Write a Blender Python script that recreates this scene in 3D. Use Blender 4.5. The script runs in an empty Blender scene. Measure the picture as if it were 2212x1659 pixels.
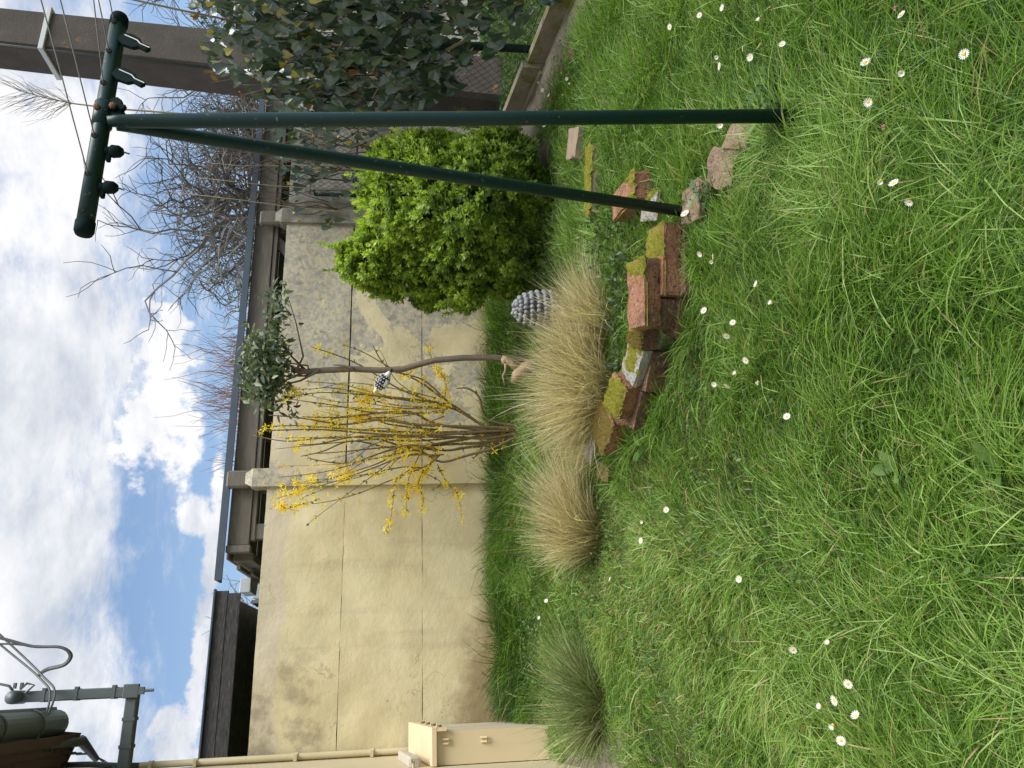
import bpy, math, random
import numpy as np
from mathutils import Vector, Matrix, noise

random.seed(7); RNG = np.random.default_rng(7)
scene = bpy.context.scene
COL = scene.collection
R_ = math.radians

# ------------------------------------------------------------------ camera (phone held upright, picture stored on its side)
PITCH = R_(6.9); FOC = 1660.0
CAM = np.array([0, 0, 1.35])
CF = np.array([0, math.cos(PITCH), -math.sin(PITCH)]); CR = np.array([1.0, 0, 0]); CU = np.array([0, math.sin(PITCH), math.cos(PITCH)])
cd = bpy.data.cameras.new('camera'); co = bpy.data.objects.new('camera', cd); COL.objects.link(co)
cd.sensor_fit = 'HORIZONTAL'; cd.sensor_width = 36; cd.lens = 36 * FOC / 2212; cd.clip_start = 0.05; cd.clip_end = 2000
co.matrix_world = Matrix(((-CU[0], CR[0], -CF[0], CAM[0]), (-CU[1], CR[1], -CF[1], CAM[1]), (-CU[2], CR[2], -CF[2], CAM[2]), (0, 0, 0, 1)))
scene.camera = co

# ------------------------------------------------------------------ world: broken cloud over blue sky
SUN_EL, SUN_AZ = R_(58), R_(105)          # azimuth from +Y towards +X
w = bpy.data.worlds.new('World'); scene.world = w; w.use_nodes = True
nt = w.node_tree; nt.nodes.clear()
def N(t, tree=None, **k):
    n = (tree or nt).nodes.new(t)
    for a, b in k.items(): setattr(n, a, b)
    return n
def L(a, b, tree=None): (tree or nt).links.new(a, b)
def M_(op, a, b=None, c=None, tree=None, clamp=False):
    tr = tree or nt
    n = N('ShaderNodeMath', tr, operation=op); n.use_clamp = clamp
    for i, v in enumerate((a, b, c)):
        if v is None: continue
        if isinstance(v, (int, float)): n.inputs[i].default_value = v
        else: L(v, n.inputs[i], tr)
    return n.outputs[0]
def smooth(v, lo, hi, tree=None):
    n = N('ShaderNodeMapRange', tree, interpolation_type='SMOOTHSTEP'); n.inputs[1].default_value = lo; n.inputs[2].default_value = hi
    L(v, n.inputs[0], tree); return n.outputs[0]
out = N('ShaderNodeOutputWorld'); bg = N('ShaderNodeBackground'); L(bg.outputs[0], out.inputs[0])
sky = N('ShaderNodeTexSky', sky_type='NISHITA', sun_disc=False, sun_elevation=SUN_EL, sun_rotation=SUN_AZ, air_density=1.0, dust_density=0.6, ozone_density=1.4)
tc = N('ShaderNodeTexCoord'); nrm = N('ShaderNodeVectorMath', operation='NORMALIZE'); L(tc.outputs['Generated'], nrm.inputs[0])
sep = N('ShaderNodeSeparateXYZ'); L(nrm.outputs[0], sep.inputs[0])
zz = M_('MAXIMUM', sep.outputs[2], 0.0); den = M_('ADD', zz, 0.13)
cmb = N('ShaderNodeCombineXYZ'); L(M_('DIVIDE', sep.outputs[0], den), cmb.inputs[0]); L(M_('DIVIDE', sep.outputs[1], den), cmb.inputs[1])
def wn(scale, detail, rough, off, dist=0.0):
    mp = N('ShaderNodeMapping'); mp.inputs['Location'].default_value = off; L(cmb.outputs[0], mp.inputs[0])
    n = N('ShaderNodeTexNoise'); n.inputs['Scale'].default_value = scale; n.inputs['Detail'].default_value = detail
    n.inputs['Roughness'].default_value = rough; n.inputs['Distortion'].default_value = dist; L(mp.outputs[0], n.inputs['Vector']); return n.outputs[0]
big = wn(0.9, 9, 0.62, (3.1, 1.7, 0.4), 0.3)
fine = wn(4.2, 9, 0.66, (8.3, 2.2, 1.1), 0.2)
shade = wn(2.1, 8, 0.62, (1.3, 5.1, 2.4), 0.1)
# more cloud high up and right at the horizon, a bluer belt between
belt = M_('MULTIPLY', M_('SUBTRACT', smooth(sep.outputs[2], 0.03, 0.14), smooth(sep.outputs[2], 0.24, 0.46)), 0.27)
cov = M_('SUBTRACT', M_('ADD', M_('MULTIPLY', big, 1.0), M_('MULTIPLY', fine, 0.62)), M_('ADD', belt, 0.045))
cloud = smooth(cov, 0.48, 0.76)
bnz = N('ShaderNodeTexNoise'); bnz.inputs['Scale'].default_value = 26; bnz.inputs['Detail'].default_value = 7; bnz.inputs['Roughness'].default_value = .62; L(nrm.outputs[0], bnz.inputs['Vector'])
# single cumulus clouds seen low over the garden wall: direction, half width
def blob(x, y, rw, rh):
    c = CF + CR * (829.5 - y) / FOC + CU * (1106 - x) / FOC; c = c / np.linalg.norm(c)
    vs = N('ShaderNodeVectorMath', operation='SUBTRACT'); L(nrm.outputs[0], vs.inputs[0]); vs.inputs[1].default_value = tuple(c)
    s2 = N('ShaderNodeVectorMath', operation='MULTIPLY'); L(vs.outputs[0], s2.inputs[0]); s2.inputs[1].default_value = (1 / rw, 1 / rw, 1 / rh)
    ln = N('ShaderNodeVectorMath', operation='LENGTH'); L(s2.outputs[0], ln.inputs[0])
    v = M_('SUBTRACT', M_('ADD', -0.75, M_('MULTIPLY', bnz.outputs[0], 3.4)), ln.outputs['Value'])
    return smooth(v, -0.10, 0.5)
for b in ((415, 1108, .034, .026), (330, 905, .075, .055), (410, 930, .06, .022), (370, 1610, .045, .035), (455, 1250, .10, .012), (470, 1050, .06, .010), (430, 1450, .12, .012), (345, 780, .09, .04)):
    cloud = M_('MAXIMUM', cloud, blob(*b))
cr = N('ShaderNodeValToRGB'); cr.color_ramp.elements[0].position = 0.36; cr.color_ramp.elements[0].color = (0.31, 0.335, 0.38, 1)
cr.color_ramp.elements[1].position = 0.56; cr.color_ramp.elements[1].color = (0.505, 0.505, 0.515, 1); L(shade, cr.inputs[0])
skm = N('ShaderNodeMixRGB', blend_type='MULTIPLY'); skm.inputs[0].default_value = 1; L(sky.outputs[0], skm.inputs[1]); skm.inputs[2].default_value = (0.085, 0.085, 0.085, 1)
mx = N('ShaderNodeMixRGB'); L(cloud, mx.inputs[0]); L(skm.outputs[0], mx.inputs[1]); L(cr.outputs[0], mx.inputs[2])
L(mx.outputs[0], bg.inputs[0]); bg.inputs[1].default_value = 1.0

sd = bpy.data.lights.new('sun', 'SUN'); sd.energy = 2.7; sd.angle = R_(40); sd.color = (1.0, 0.98, 0.95)
so = bpy.data.objects.new('sun', sd); COL.objects.link(so); so.location = (3, 6, 12)
sdir = Vector((math.sin(SUN_AZ) * math.cos(SUN_EL), math.cos(SUN_AZ) * math.cos(SUN_EL), math.sin(SUN_EL)))
so.rotation_euler = sdir.to_track_quat('Z', 'Y').to_euler()
scene.view_settings.view_transform = 'Standard'; scene.view_settings.look = 'None'; scene.view_settings.gamma = 1
scene.view_settings.exposure = 1.0
scene.render.engine = 'CYCLES'

# ------------------------------------------------------------------ places
def ray(x, y): return CF + CR * (829.5 - y) / FOC + CU * (1106 - x) / FOC
def at(x, y, d): return Vector(CAM + d * ray(x, y))
E_ = np.array([0.93154, 0.36364]); N_ = np.array([-0.36364, 0.93154]); TW = 5.03      # along the wall, away from the garden, wall plane
def WS(s, t, z): return Vector((E_[0] * s + N_[0] * t, E_[1] * s + N_[1] * t, z))
def st(p): return E_[0] * p[0] + E_[1] * p[1], N_[0] * p[0] + N_[1] * p[1]
WROT = Matrix.Rotation(math.atan2(E_[1], E_[0]), 3, 'Z')
def Gbase(x, y):
    t = N_[0] * x + N_[1] * y
    tt = np.clip(t, -1.0, 5.0)
    return 0.167 * tt
def G(x, y):
    b = float(Gbase(x, y))
    if abs(x) < 8 and -2 < y < 9:
        b += 0.022 * noise.noise((x * 1.7, y * 1.7, 0.3)) + 0.010 * noise.noise((x * 5, y * 5, 3.3))
    return b
def gh(x, y, lift=0.0):                      # where the line of sight through a picture point meets the ground
    r = ray(x, y); d = (1.35 - lift) / (0.167 * float(N_ @ r[:2]) - r[2]); q = CAM + d * r
    for _ in range(4):
        dz = (q[2] - lift) - G(q[0], q[1]); d += dz / (0.167 * float(N_ @ r[:2]) - r[2]); q = CAM + d * r
    return Vector(q), d
def onwall(x, y, off=0.0):
    r = ray(x, y); d = (TW + off) / float(N_ @ r[:2]); return Vector(CAM + d * r)
def onfence(x, y, s=3.45):
    r = ray(x, y); d = s / float(E_ @ r[:2]); return Vector(CAM + d * r), d

# ------------------------------------------------------------------ mesh helpers
WLOC = {}
def reg(o, wl): WLOC[o.name] = Vector(wl); return o
def thing(name, label, cat, loc, group=None):
    o = bpy.data.objects.new(name, None); COL.objects.link(o); o.location = loc; o.empty_display_size = 0.1
    o['label'] = label; o['category'] = cat
    if group: o['group'] = group
    return reg(o, loc)
def tag(o, label=None, cat=None, group=None, kind=None):
    if label: o['label'] = label
    if cat: o['category'] = cat
    if group: o['group'] = group
    if kind: o['kind'] = kind
    return o
def finish(me, name, mats, parent, smooth_, loc):
    if not isinstance(mats, (list, tuple)): mats = [mats]
    for m in mats: me.materials.append(m)
    if smooth_: me.polygons.foreach_set('use_smooth', [True] * len(me.polygons))
    o = bpy.data.objects.new(name, me); COL.objects.link(o)
    if parent is not None:
        o.parent = parent; o.location = Vector(loc) - WLOC[parent.name]
    else: o.location = loc
    return reg(o, loc)
class MB:
    def __init__(s): s.v = []; s.f = []; s.m = []; s.a = []
    def add(s, vs, fs, mi=0, a=0.0):
        b = len(s.v); s.v += [tuple(v) for v in vs]; s.f += [tuple(i + b for i in f) for f in fs]; s.m += [mi] * len(fs); s.a += [a] * len(vs); return s
    def box(s, c, size, rot=None, mi=0, a=0.0, bev=0.0, jit=0.0, rr=random):
        hx, hy, hz = size[0] / 2, size[1] / 2, size[2] / 2; c = Vector(c)
        if bev <= 0:
            vs = [(x * hx, y * hy, z * hz) for x in (-1, 1) for y in (-1, 1) for z in (-1, 1)]
            fs = [(0, 1, 3, 2), (4, 6, 7, 5), (0, 4, 5, 1), (2, 3, 7, 6), (0, 2, 6, 4), (1, 5, 7, 3)]
        else:
            b = min(bev, hx * .9, hy * .9, hz * .9); vs = []; idx = {}
            for x in (-1, 1):
                for y in (-1, 1):
                    for z in (-1, 1):
                        for k in range(3):
                            p = [x * (hx - b), y * (hy - b), z * (hz - b)]; p[k] = (x * hx, y * hy, z * hz)[k]
                            idx[(x, y, z, k)] = len(vs); vs.append(tuple(p))
            fs = []
            for k in range(3):
                i, j = [q for q in range(3) if q != k]
                for sg in (-1, 1):
                    loop = []
                    for (p, q) in ((-1, -1), (1, -1), (1, 1), (-1, 1)):
                        key = [0, 0, 0]; key[k] = sg; key[i] = p; key[j] = q; loop.append(idx[(key[0], key[1], key[2], k)])
                    if (sg > 0) != (k != 1): loop = loop[::-1]
                    fs.append(tuple(loop))
                    # edges
                for p in (-1, 1):
                    for q in (-1, 1):
                        ka = [0, 0, 0]; ka[i] = p; ka[j] = q; ka[k] = -1; kb = list(ka); kb[k] = 1
                        fs.append((idx[(*ka, i)], idx[(*kb, i)], idx[(*kb, j)], idx[(*ka, j)]))
            for x in (-1, 1):
                for y in (-1, 1):
                    for z in (-1, 1): fs.append((idx[(x, y, z, 0)], idx[(x, y, z, 1)], idx[(x, y, z, 2)]))
        out = []
        for v in vs:
            v = Vector(v)
            if jit: v += Vector((rr.uniform(-jit, jit), rr.uniform(-jit, jit), rr.uniform(-jit, jit)))
            if rot is not None: v = rot @ v
            out.append(v + c)
        return s.add(out, fs, mi, a)
    def tube(s, pts, r, n=8, cap=True, mi=0, a=0.0):
        pts = [Vector(p) for p in pts]; k = len(pts)
        if not isinstance(r, (list, tuple)): r = [r] * k
        T = [(pts[min(i + 1, k - 1)] - pts[max(i - 1, 0)]).normalized() for i in range(k)]
        u = T[0].orthogonal().normalized(); vs = []
        for i in range(k):
            u = (u - T[i] * u.dot(T[i])); u = u.normalized() if u.length > 1e-6 else T[i].orthogonal().normalized()
            w_ = T[i].cross(u)
            for j in range(n):
                an = 2 * math.pi * j / n; vs.append(pts[i] + (u * math.cos(an) + w_ * math.sin(an)) * r[i])
        fs = [(i * n + j, i * n + (j + 1) % n, (i + 1) * n + (j + 1) % n, (i + 1) * n + j) for i in range(k - 1) for j in range(n)]
        if cap and n > 2: fs += [tuple(range(n - 1, -1, -1)), tuple(range((k - 1) * n, k * n))]
        return s.add(vs, fs, mi, a)
    def sphere(s, c, r, n=10, m=7, mi=0, a=0.0, rot=None):
        if not isinstance(r, (list, tuple)): r = (r, r, r)
        c = Vector(c); vs = []; fs = []
        for i in range(1, m):
            th = math.pi * i / m
            for j in range(n):
                ph = 2 * math.pi * j / n; v = Vector((r[0] * math.sin(th) * math.cos(ph), r[1] * math.sin(th) * math.sin(ph), r[2] * math.cos(th)))
                vs.append((rot @ v if rot is not None else v) + c)
        for sg in (1, -1):
            v = Vector((0, 0, r[2] * sg)); vs.append((rot @ v if rot is not None else v) + c)
        tp, bt = len(vs) - 2, len(vs) - 1
        for i in range(m - 2):
            for j in range(n): fs.append((i * n + j, (i + 1) * n + j, (i + 1) * n + (j + 1) % n, i * n + (j + 1) % n))
        for j in range(n):
            fs.append((tp, j, (j + 1) % n)); fs.append((bt, (m - 2) * n + (j + 1) % n, (m - 2) * n + j))
        return s.add(vs, fs, mi, a)
    def prism(s, poly, ext, mi=0, a=0.0):          # closed outline (3-D points) pushed along ext
        k = len(poly); p = [Vector(q) for q in poly]; e = Vector(ext)
        return s.add(p + [q + e for q in p], [tuple(range(k - 1, -1, -1)), tuple(range(k, 2 * k))] + [(i, (i + 1) % k, (i + 1) % k + k, i + k) for i in range(k)], mi, a)
    def build(s, name, mats, parent=None, smooth_=False, origin=None, sharp=None):
        V = np.array(s.v)
        if origin is None:
            origin = (V.min(0) + V.max(0)) / 2
            if parent is None: origin[2] = V[:, 2].min()
        loc = Vector(origin); me = bpy.data.meshes.new(name)
        me.from_pydata([tuple(v) for v in (V - np.array(loc))], [], s.f); me.polygons.foreach_set('material_index', s.m)
        at_ = me.attributes.new('rnd', 'FLOAT', 'POINT'); at_.data.foreach_set('value', np.array(s.a, dtype=np.float32))
        o = finish(me, name, mats, parent, smooth_, loc); me.update()
        if sharp: me.set_sharp_from_angle(angle=R_(sharp))
        return o
def npmesh(name, V, faces, mats, parent=None, attrs=None, smooth_=False, origin=None):
    # faces: list of int arrays, each (m,k)
    V = np.asarray(V, dtype=np.float64)
    if origin is None:
        origin = (V.min(0) + V.max(0)) / 2
        if parent is None: origin[2] = V[:, 2].min()
    loc = Vector(origin); me = bpy.data.meshes.new(name); me.vertices.add(len(V))
    me.vertices.foreach_set('co', (V - np.array(loc)).astype(np.float32).ravel())
    idx = np.concatenate([f.ravel() for f in faces]).astype(np.int32); tot = np.concatenate([np.full(len(f), f.shape[1]) for f in faces]).astype(np.int32)
    start = np.concatenate([[0], np.cumsum(tot)[:-1]]).astype(np.int32)
    me.loops.add(len(idx)); me.loops.foreach_set('vertex_index', idx); me.polygons.add(len(tot)); me.polygons.foreach_set('loop_start', start)
    try: me.polygons.foreach_set('loop_total', tot)
    except Exception: pass
    for k, v in (attrs or {}).items():
        at_ = me.attributes.new(k, 'FLOAT', 'POINT'); at_.data.foreach_set('value', np.asarray(v, dtype=np.float32))
    me.update(calc_edges=True); me.validate()
    return finish(me, name, mats, parent, smooth_, loc)
def unit(a): return a / np.maximum(np.linalg.norm(a, axis=-1, keepdims=True), 1e-9)
def blades(base, d, bend, length, width, nseg=3, rnd=None, side=None, w0=0.8):
    n = len(base); d = unit(np.asarray(d)); length = np.asarray(length).reshape(n, 1); width = np.asarray(width).reshape(n, 1)
    if side is None:
        ang = RNG.uniform(0, 2 * np.pi, n); rv = np.stack([np.cos(ang), np.sin(ang), np.zeros(n)], 1); side = unit(np.cross(d, rv) + 1e-6)
    rows = []; ts = []
    for j in range(nseg + 1):
        t = j / nseg; c = base + d * length * t * (1 - 0.15 * t) + bend * length * t * t
        wd = width * 0.5 * (w0 + (1 - w0) * min(1, 2 * t)) * (1 - t ** 2.2)
        if j < nseg: rows += [c - side * wd, c + side * wd]; ts += [t, t]
        else: rows.append(c); ts.append(1.0)
    k = len(rows); V = np.stack(rows, 1).reshape(-1, 3); off = (np.arange(n) * k)[:, None]
    q = np.concatenate([off + np.array([[2 * j, 2 * j + 1, 2 * j + 3, 2 * j + 2]]) for j in range(nseg - 1)]) if nseg > 1 else np.zeros((0, 4), int)
    tr = off + np.array([[2 * (nseg - 1), 2 * (nseg - 1) + 1, k - 1]])
    rnd = RNG.random(n) if rnd is None else rnd
    return V, [q, tr], {'rnd': np.repeat(rnd, k), 't': np.tile(ts, n)}
def join(parts):
    V = []; F = {}; A = {}; b = 0
    for v, f, a in parts:
        V.append(v)
        for x in f: F.setdefault(x.shape[1], []).append(x + b)
        for k_, y in a.items(): A.setdefault(k_, []).append(y)
        b += len(v)
    return np.concatenate(V), [np.concatenate(x) for x in F.values()], {k_: np.concatenate(y) for k_, y in A.items()}
def scatter(tv, tf, pos, X, Y, Z, scale, rnd=None):      # copies of one small leaf shape; X,Y,Z = axes
    tv = np.asarray(tv, float); n = len(pos); k = len(tv); sc = np.asarray(scale).reshape(n, 1, 1)
    V = pos[:, None, :] + sc * (tv[None, :, 0:1] * X[:, None, :] + tv[None, :, 1:2] * Y[:, None, :] + tv[None, :, 2:3] * Z[:, None, :])
    F = [(np.arange(n) * k)[:, None, None] + np.asarray(f)[None] for f in tf]
    F = [f.reshape(-1, f.shape[-1]) for f in F]
    rnd = RNG.random(n) if rnd is None else rnd
    return V.reshape(-1, 3), F, {'rnd': np.repeat(rnd, k), 't': np.tile(tv[:, 1], n)}
def basis(ydir, zhint):
    Y = unit(ydir); X = unit(np.cross(Y, zhint)); Z = np.cross(X, Y); return X, Y, Z
LEAF_V = [(0, 0, 0), (-.22, .35, .05), (0, .4, -.02), (.22, .35, .05), (-.16, .75, .02), (0, .75, -.05), (.16, .75, .02), (0, 1.05, -.10)]
LEAF_F = [[(0, 2, 1), (0, 3, 2), (4, 5, 7), (5, 6, 7)], [(1, 2, 5, 4), (2, 3, 6, 5)]]
LEAF_S = ([(0, 0, 0), (-.2, .5, .05), (.2, .5, .05), (0, 1, -.04)], [[(0, 2, 1), (1, 2, 3)]])

# ------------------------------------------------------------------ materials
def ramp(tree, fac, cols, pos=None):
    n = N('ShaderNodeValToRGB', tree); el = n.color_ramp.elements
    while len(el) < len(cols): el.new(0.5)
    for i, c in enumerate(cols):
        el[i].position = pos[i] if pos else i / max(1, len(cols) - 1); el[i].color = (c[0], c[1], c[2], 1)
    L(fac, n.inputs[0], tree); return n.outputs[0]
def newmat(name):
    m = bpy.data.materials.new(name); m.use_nodes = True; t = m.node_tree; t.nodes.clear()
    o = N('ShaderNodeOutputMaterial', t); b = N('ShaderNodeBsdfPrincipled', t); L(b.outputs[0], o.inputs[0], t)
    return m, t, b, o
def tnoise(t, vec, scale, detail=5, rough=0.55, dist=0.0, stretch=None):
    if stretch is not None:
        mp = N('ShaderNodeMapping', t); mp.inputs['Scale'].default_value = stretch; L(vec, mp.inputs[0], t); vec = mp.outputs[0]
    n = N('ShaderNodeTexNoise', t); n.inputs['Scale'].default_value = scale; n.inputs['Detail'].default_value = detail; n.inputs['Roughness'].default_value = rough
    n.inputs['Distortion'].default_value = dist; L(vec, n.inputs['Vector'], t); return n.outputs[0]
def pos_vec(t):
    return N('ShaderNodeNewGeometry', t).outputs['Position']
def bump(t, b, h, strength, dist=0.01):
    n = N('ShaderNodeBump', t); n.inputs['Strength'].default_value = strength; n.inputs['Distance'].default_value = dist; L(h, n.inputs['Height'], t); L(n.outputs[0], b.inputs['Normal'], t)
def mixc(t, fac, a, b_, mode='MIX'):
    n = N('ShaderNodeMixRGB', t, blend_type=mode)
    for i, v in enumerate((fac, a, b_)):
        if isinstance(v, (int, float)): n.inputs[i].default_value = v
        elif isinstance(v, tuple): n.inputs[i].default_value = (*v[:3], 1)
        else: L(v, n.inputs[i], t)
    return n.outputs[0]
def mat(name, cols, scale=6, rough=0.8, bmp=0.0, bscale=60, bdist=0.005, stretch=None, pos=None, spec=0.4, metal=0.0, detail=6, extra=None):
    m, t, b, o = newmat(name); v = pos_vec(t)
    c = ramp(t, tnoise(t, v, scale, detail, 0.6, 0.2, stretch), cols, pos)
    if extra: c = extra(t, v, c)
    L(c, b.inputs['Base Color'], t); b.inputs['Roughness'].default_value = rough; b.inputs['Specular IOR Level'].default_value = spec; b.inputs['Metallic'].default_value = metal
    if bmp: bump(t, b, tnoise(t, v, bscale, 5, 0.6, 0, stretch), bmp, bdist)
    return m
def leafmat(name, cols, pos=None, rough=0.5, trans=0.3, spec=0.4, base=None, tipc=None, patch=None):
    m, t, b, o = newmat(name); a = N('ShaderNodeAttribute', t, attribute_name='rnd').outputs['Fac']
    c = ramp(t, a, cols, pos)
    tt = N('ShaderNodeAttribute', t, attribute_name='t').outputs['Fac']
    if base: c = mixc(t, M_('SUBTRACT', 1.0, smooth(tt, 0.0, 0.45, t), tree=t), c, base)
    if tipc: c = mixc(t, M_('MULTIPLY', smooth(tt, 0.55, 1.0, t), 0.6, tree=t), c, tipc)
    if patch:
        c = mixc(t, smooth(tnoise(t, pos_vec(t), patch[1], 4), 0.45, 0.7, t), c, mixc(t, 0.55, c, patch[0]))
    L(c, b.inputs['Base Color'], t); b.inputs['Roughness'].default_value = rough; b.inputs['Specular IOR Level'].default_value = spec
    if trans:
        tl = N('ShaderNodeBsdfTranslucent', t); L(mixc(t, 1.0, c, (1.25, 1.3, 0.75), 'MULTIPLY'), tl.inputs[0], t)
        ms = N('ShaderNodeMixShader', t); ms.inputs[0].default_value = trans; L(b.outputs[0], ms.inputs[1], t); L(tl.outputs[0], ms.inputs[2], t); L(ms.outputs[0], o.inputs[0], t)
    return m
# ------------------------------------------------------------------ ground
def axis(lo, hi, st_, far):
    a = list(np.arange(lo, hi + 1e-6, st_)); s = st_; x = hi
    while x < far: s *= 1.5; x += s; a.append(x)
    s = st_; x = lo; pre = []
    while x > -far: s *= 1.5; x -= s; pre.append(x)
    return np.array(pre[::-1] + a)
def soil_extra(t, v, c):
    return mixc(t, M_('MULTIPLY', smooth(tnoise(t, v, 3.0, 5), 0.34, 0.5, t), 0.85, tree=t), c, (0.060, 0.095, 0.024))
M_SOIL = mat('soil', [(.035, .024, .014), (.075, .052, .032), (.11, .082, .052)], 14, 0.95, 0.8, 90, 0.012, extra=soil_extra)
xs = axis(-4, 5, .06, 400); ys = axis(-1.5, 7, .06, 600)
V = np.array([(x, y, G(x, y)) for y in ys for x in xs]); nx, ny = len(xs), len(ys)
i = (np.arange(ny - 1)[:, None] * nx + np.arange(nx - 1)[None]).ravel()
g = npmesh('ground', V, [np.stack([i, i + 1, i + nx + 1, i + nx], 1)], M_SOIL, smooth_=True, origin=(0, 0, 0)); tag(g, kind='structure', label='earth and turf of the sloping back garden', cat='ground')

# ------------------------------------------------------------------ concrete panel wall
ZJ2 = 1.33; PH = 0.5
def wall_mat(name, peel_lo, grey_only=False):
    m, t, b, o = newmat(name); v = pos_vec(t)
    sp = N('ShaderNodeSeparateXYZ', t); L(v, sp.inputs[0], t)
    s_ = M_('ADD', M_('MULTIPLY', sp.outputs[0], float(E_[0]), tree=t), M_('MULTIPLY', sp.outputs[1], float(E_[1]), tree=t), tree=t)
    cement = ramp(t, tnoise(t, v, 18, 8, 0.65), [(.20, .19, .16), (.34, .325, .28), (.45, .43, .375)], [.3, .5, .72])
    if grey_only:
        c = mixc(t, smooth(tnoise(t, v, 2.2, 6), 0.45, 0.62, t), cement, mixc(t, 1.0, cement, (.62, .60, .52), 'MULTIPLY'))
    else:
        cream = ramp(t, tnoise(t, v, 3.0, 6, 0.6), [(.56, .47, .275), (.63, .545, .335), (.67, .59, .385)], [.3, .5, .7])
        # a paler, pinker coat along the top of the wall
        edge = M_('ADD', sp.outputs[2], M_('MULTIPLY', M_('SUBTRACT', tnoise(t, v, 2.4, 5), 0.5, tree=t), 0.22, tree=t), tree=t)
        cream = mixc(t, M_('MULTIPLY', smooth(edge, 2.16, 2.20, t), 0.7, tree=t), cream, (.58, .505, .385))
        streak = tnoise(t, v, 9, 5, 0.6, 0, (1, 1, 0.12))
        cream = mixc(t, M_('MULTIPLY', smooth(streak, 0.52, 0.75, t), 0.28, tree=t), cream, (.36, .30, .19))
        # peeled paint: ragged patches that follow the weather side
        pn = M_('ADD', tnoise(t, v, 2.1, 9, 0.66, 0.3), M_('MULTIPLY', tnoise(t, v, 11, 6, 0.7), 0.28, tree=t), tree=t)
        bias = M_('ADD', M_('MULTIPLY', smooth(s_, 1.3, 2.6, t), 0.115 if peel_lo else 0.0, tree=t), M_('MULTIPLY', smooth(sp.outputs[2], 1.9, 2.25, t), 0.075 if peel_lo else 0.0, tree=t), tree=t)
        peel = smooth(M_('ADD', pn, bias, tree=t), 0.70 if peel_lo else 0.86, 0.72 if peel_lo else 0.88, t)
        dirty = mixc(t, smooth(tnoise(t, v, 30, 6, 0.7), 0.46, 0.56, t), cement, (.50, .44, .30))
        c = mixc(t, M_('MULTIPLY', peel, 0.92, tree=t), cream, dirty if peel_lo else cement)
        # hairline cracks
        wob = N('ShaderNodeVectorMath', t, operation='ADD'); L(v, wob.inputs[0], t); cmb_ = N('ShaderNodeCombineXYZ', t)
        for q in range(3): L(M_('MULTIPLY', M_('SUBTRACT', tnoise(t, v, 5 + q, 6), .5, tree=t), .35, tree=t), cmb_.inputs[q], t)
        L(cmb_.outputs[0], wob.inputs[1], t); vo = N('ShaderNodeTexVoronoi', t, feature='DISTANCE_TO_EDGE'); vo.inputs['Scale'].default_value = 1.9; L(wob.outputs[0], vo.inputs['Vector'], t)
        crk = M_('MULTIPLY', M_('SUBTRACT', 1.0, smooth(vo.outputs['Distance'], 0.003, 0.010, t), tree=t), smooth(tnoise(t, v, 1.7, 4), 0.48, 0.58, t), tree=t)
        c = mixc(t, M_('MULTIPLY', crk, 0.55, tree=t), c, (.26, .22, .14))
        # algae specks
        sp1 = M_('MULTIPLY', smooth(tnoise(t, v, 40, 6, 0.75), 0.56, 0.63, t), smooth(tnoise(t, v, 2.8, 6, .65), 0.55, 0.66, t), tree=t)
        c = mixc(t, M_('MULTIPLY', sp1, 0.75, tree=t), c, (.15, .145, .10))
        # splashed earth along the foot, strongest in the left corner
        hgt = M_('SUBTRACT', M_('ADD', 1.02, M_('MULTIPLY', M_('SUBTRACT', 1.0, smooth(s_, -0.2, 0.75, t), tree=t), 0.20, tree=t), tree=t), sp.outputs[2], tree=t)
        hgt = M_('ADD', hgt, M_('MULTIPLY', M_('SUBTRACT', tnoise(t, v, 7, 7, 0.7), 0.5, tree=t), 0.34, tree=t), tree=t)
        c = mixc(t, M_('MULTIPLY', smooth(hgt, 0.0, 0.22, t), 0.78, tree=t), c, mixc(t, smooth(s_, 0.3, 1.2, t), ramp(t, tnoise(t, v, 25, 5), [(.16, .10, .04), (.30, .21, .09)]), ramp(t, tnoise(t, v, 25, 5), [(.27, .22, .07), (.42, .34, .13)])))
        blot = M_('MULTIPLY', M_('MULTIPLY', M_('SUBTRACT', 1.0, smooth(s_, 0.0, 0.42, t), tree=t), smooth(sp.outputs[2], 1.85, 1.95, t), tree=t), smooth(tnoise(t, v, 4, 6, 0.65), 0.48, 0.64, t), tree=t)
        c = mixc(t, M_('MULTIPLY', blot, 0.6, tree=t), c, (.24, .20, .14))
    L(c, b.inputs['Base Color'], t); b.inputs['Roughness'].default_value = 0.9; b.inputs['Specular IOR Level'].default_value = 0.25
    h = M_('ADD', M_('MULTIPLY', tnoise(t, v, 24, 9, 0.68, 0.15), 1.0, tree=t), M_('MULTIPLY', tnoise(t, v, 150, 4), 0.16, tree=t), tree=t)
    if not grey_only: h = M_('SUBTRACT', h, M_('MULTIPLY', peel, 0.22, tree=t), tree=t)
    bump(t, b, h, 0.34, 0.012)
    return m
M_WALL_L = wall_mat('cream_render', False); M_WALL_R = wall_mat('cream_peeling', True); M_WALL_G = wall_mat('bare_concrete', False, True)
P1, P2 = 1.305, 3.30
cw = thing('garden_wall', 'cream painted concrete panel wall across the back of the lawn', 'wall', WS(1.3, TW, .8))
gw = thing('garden_wall', 'bare grey concrete panel wall behind the chain link fence', 'wall', WS(5.3, TW, .8))
SH = -0.37                                                     # house wall plane
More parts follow.
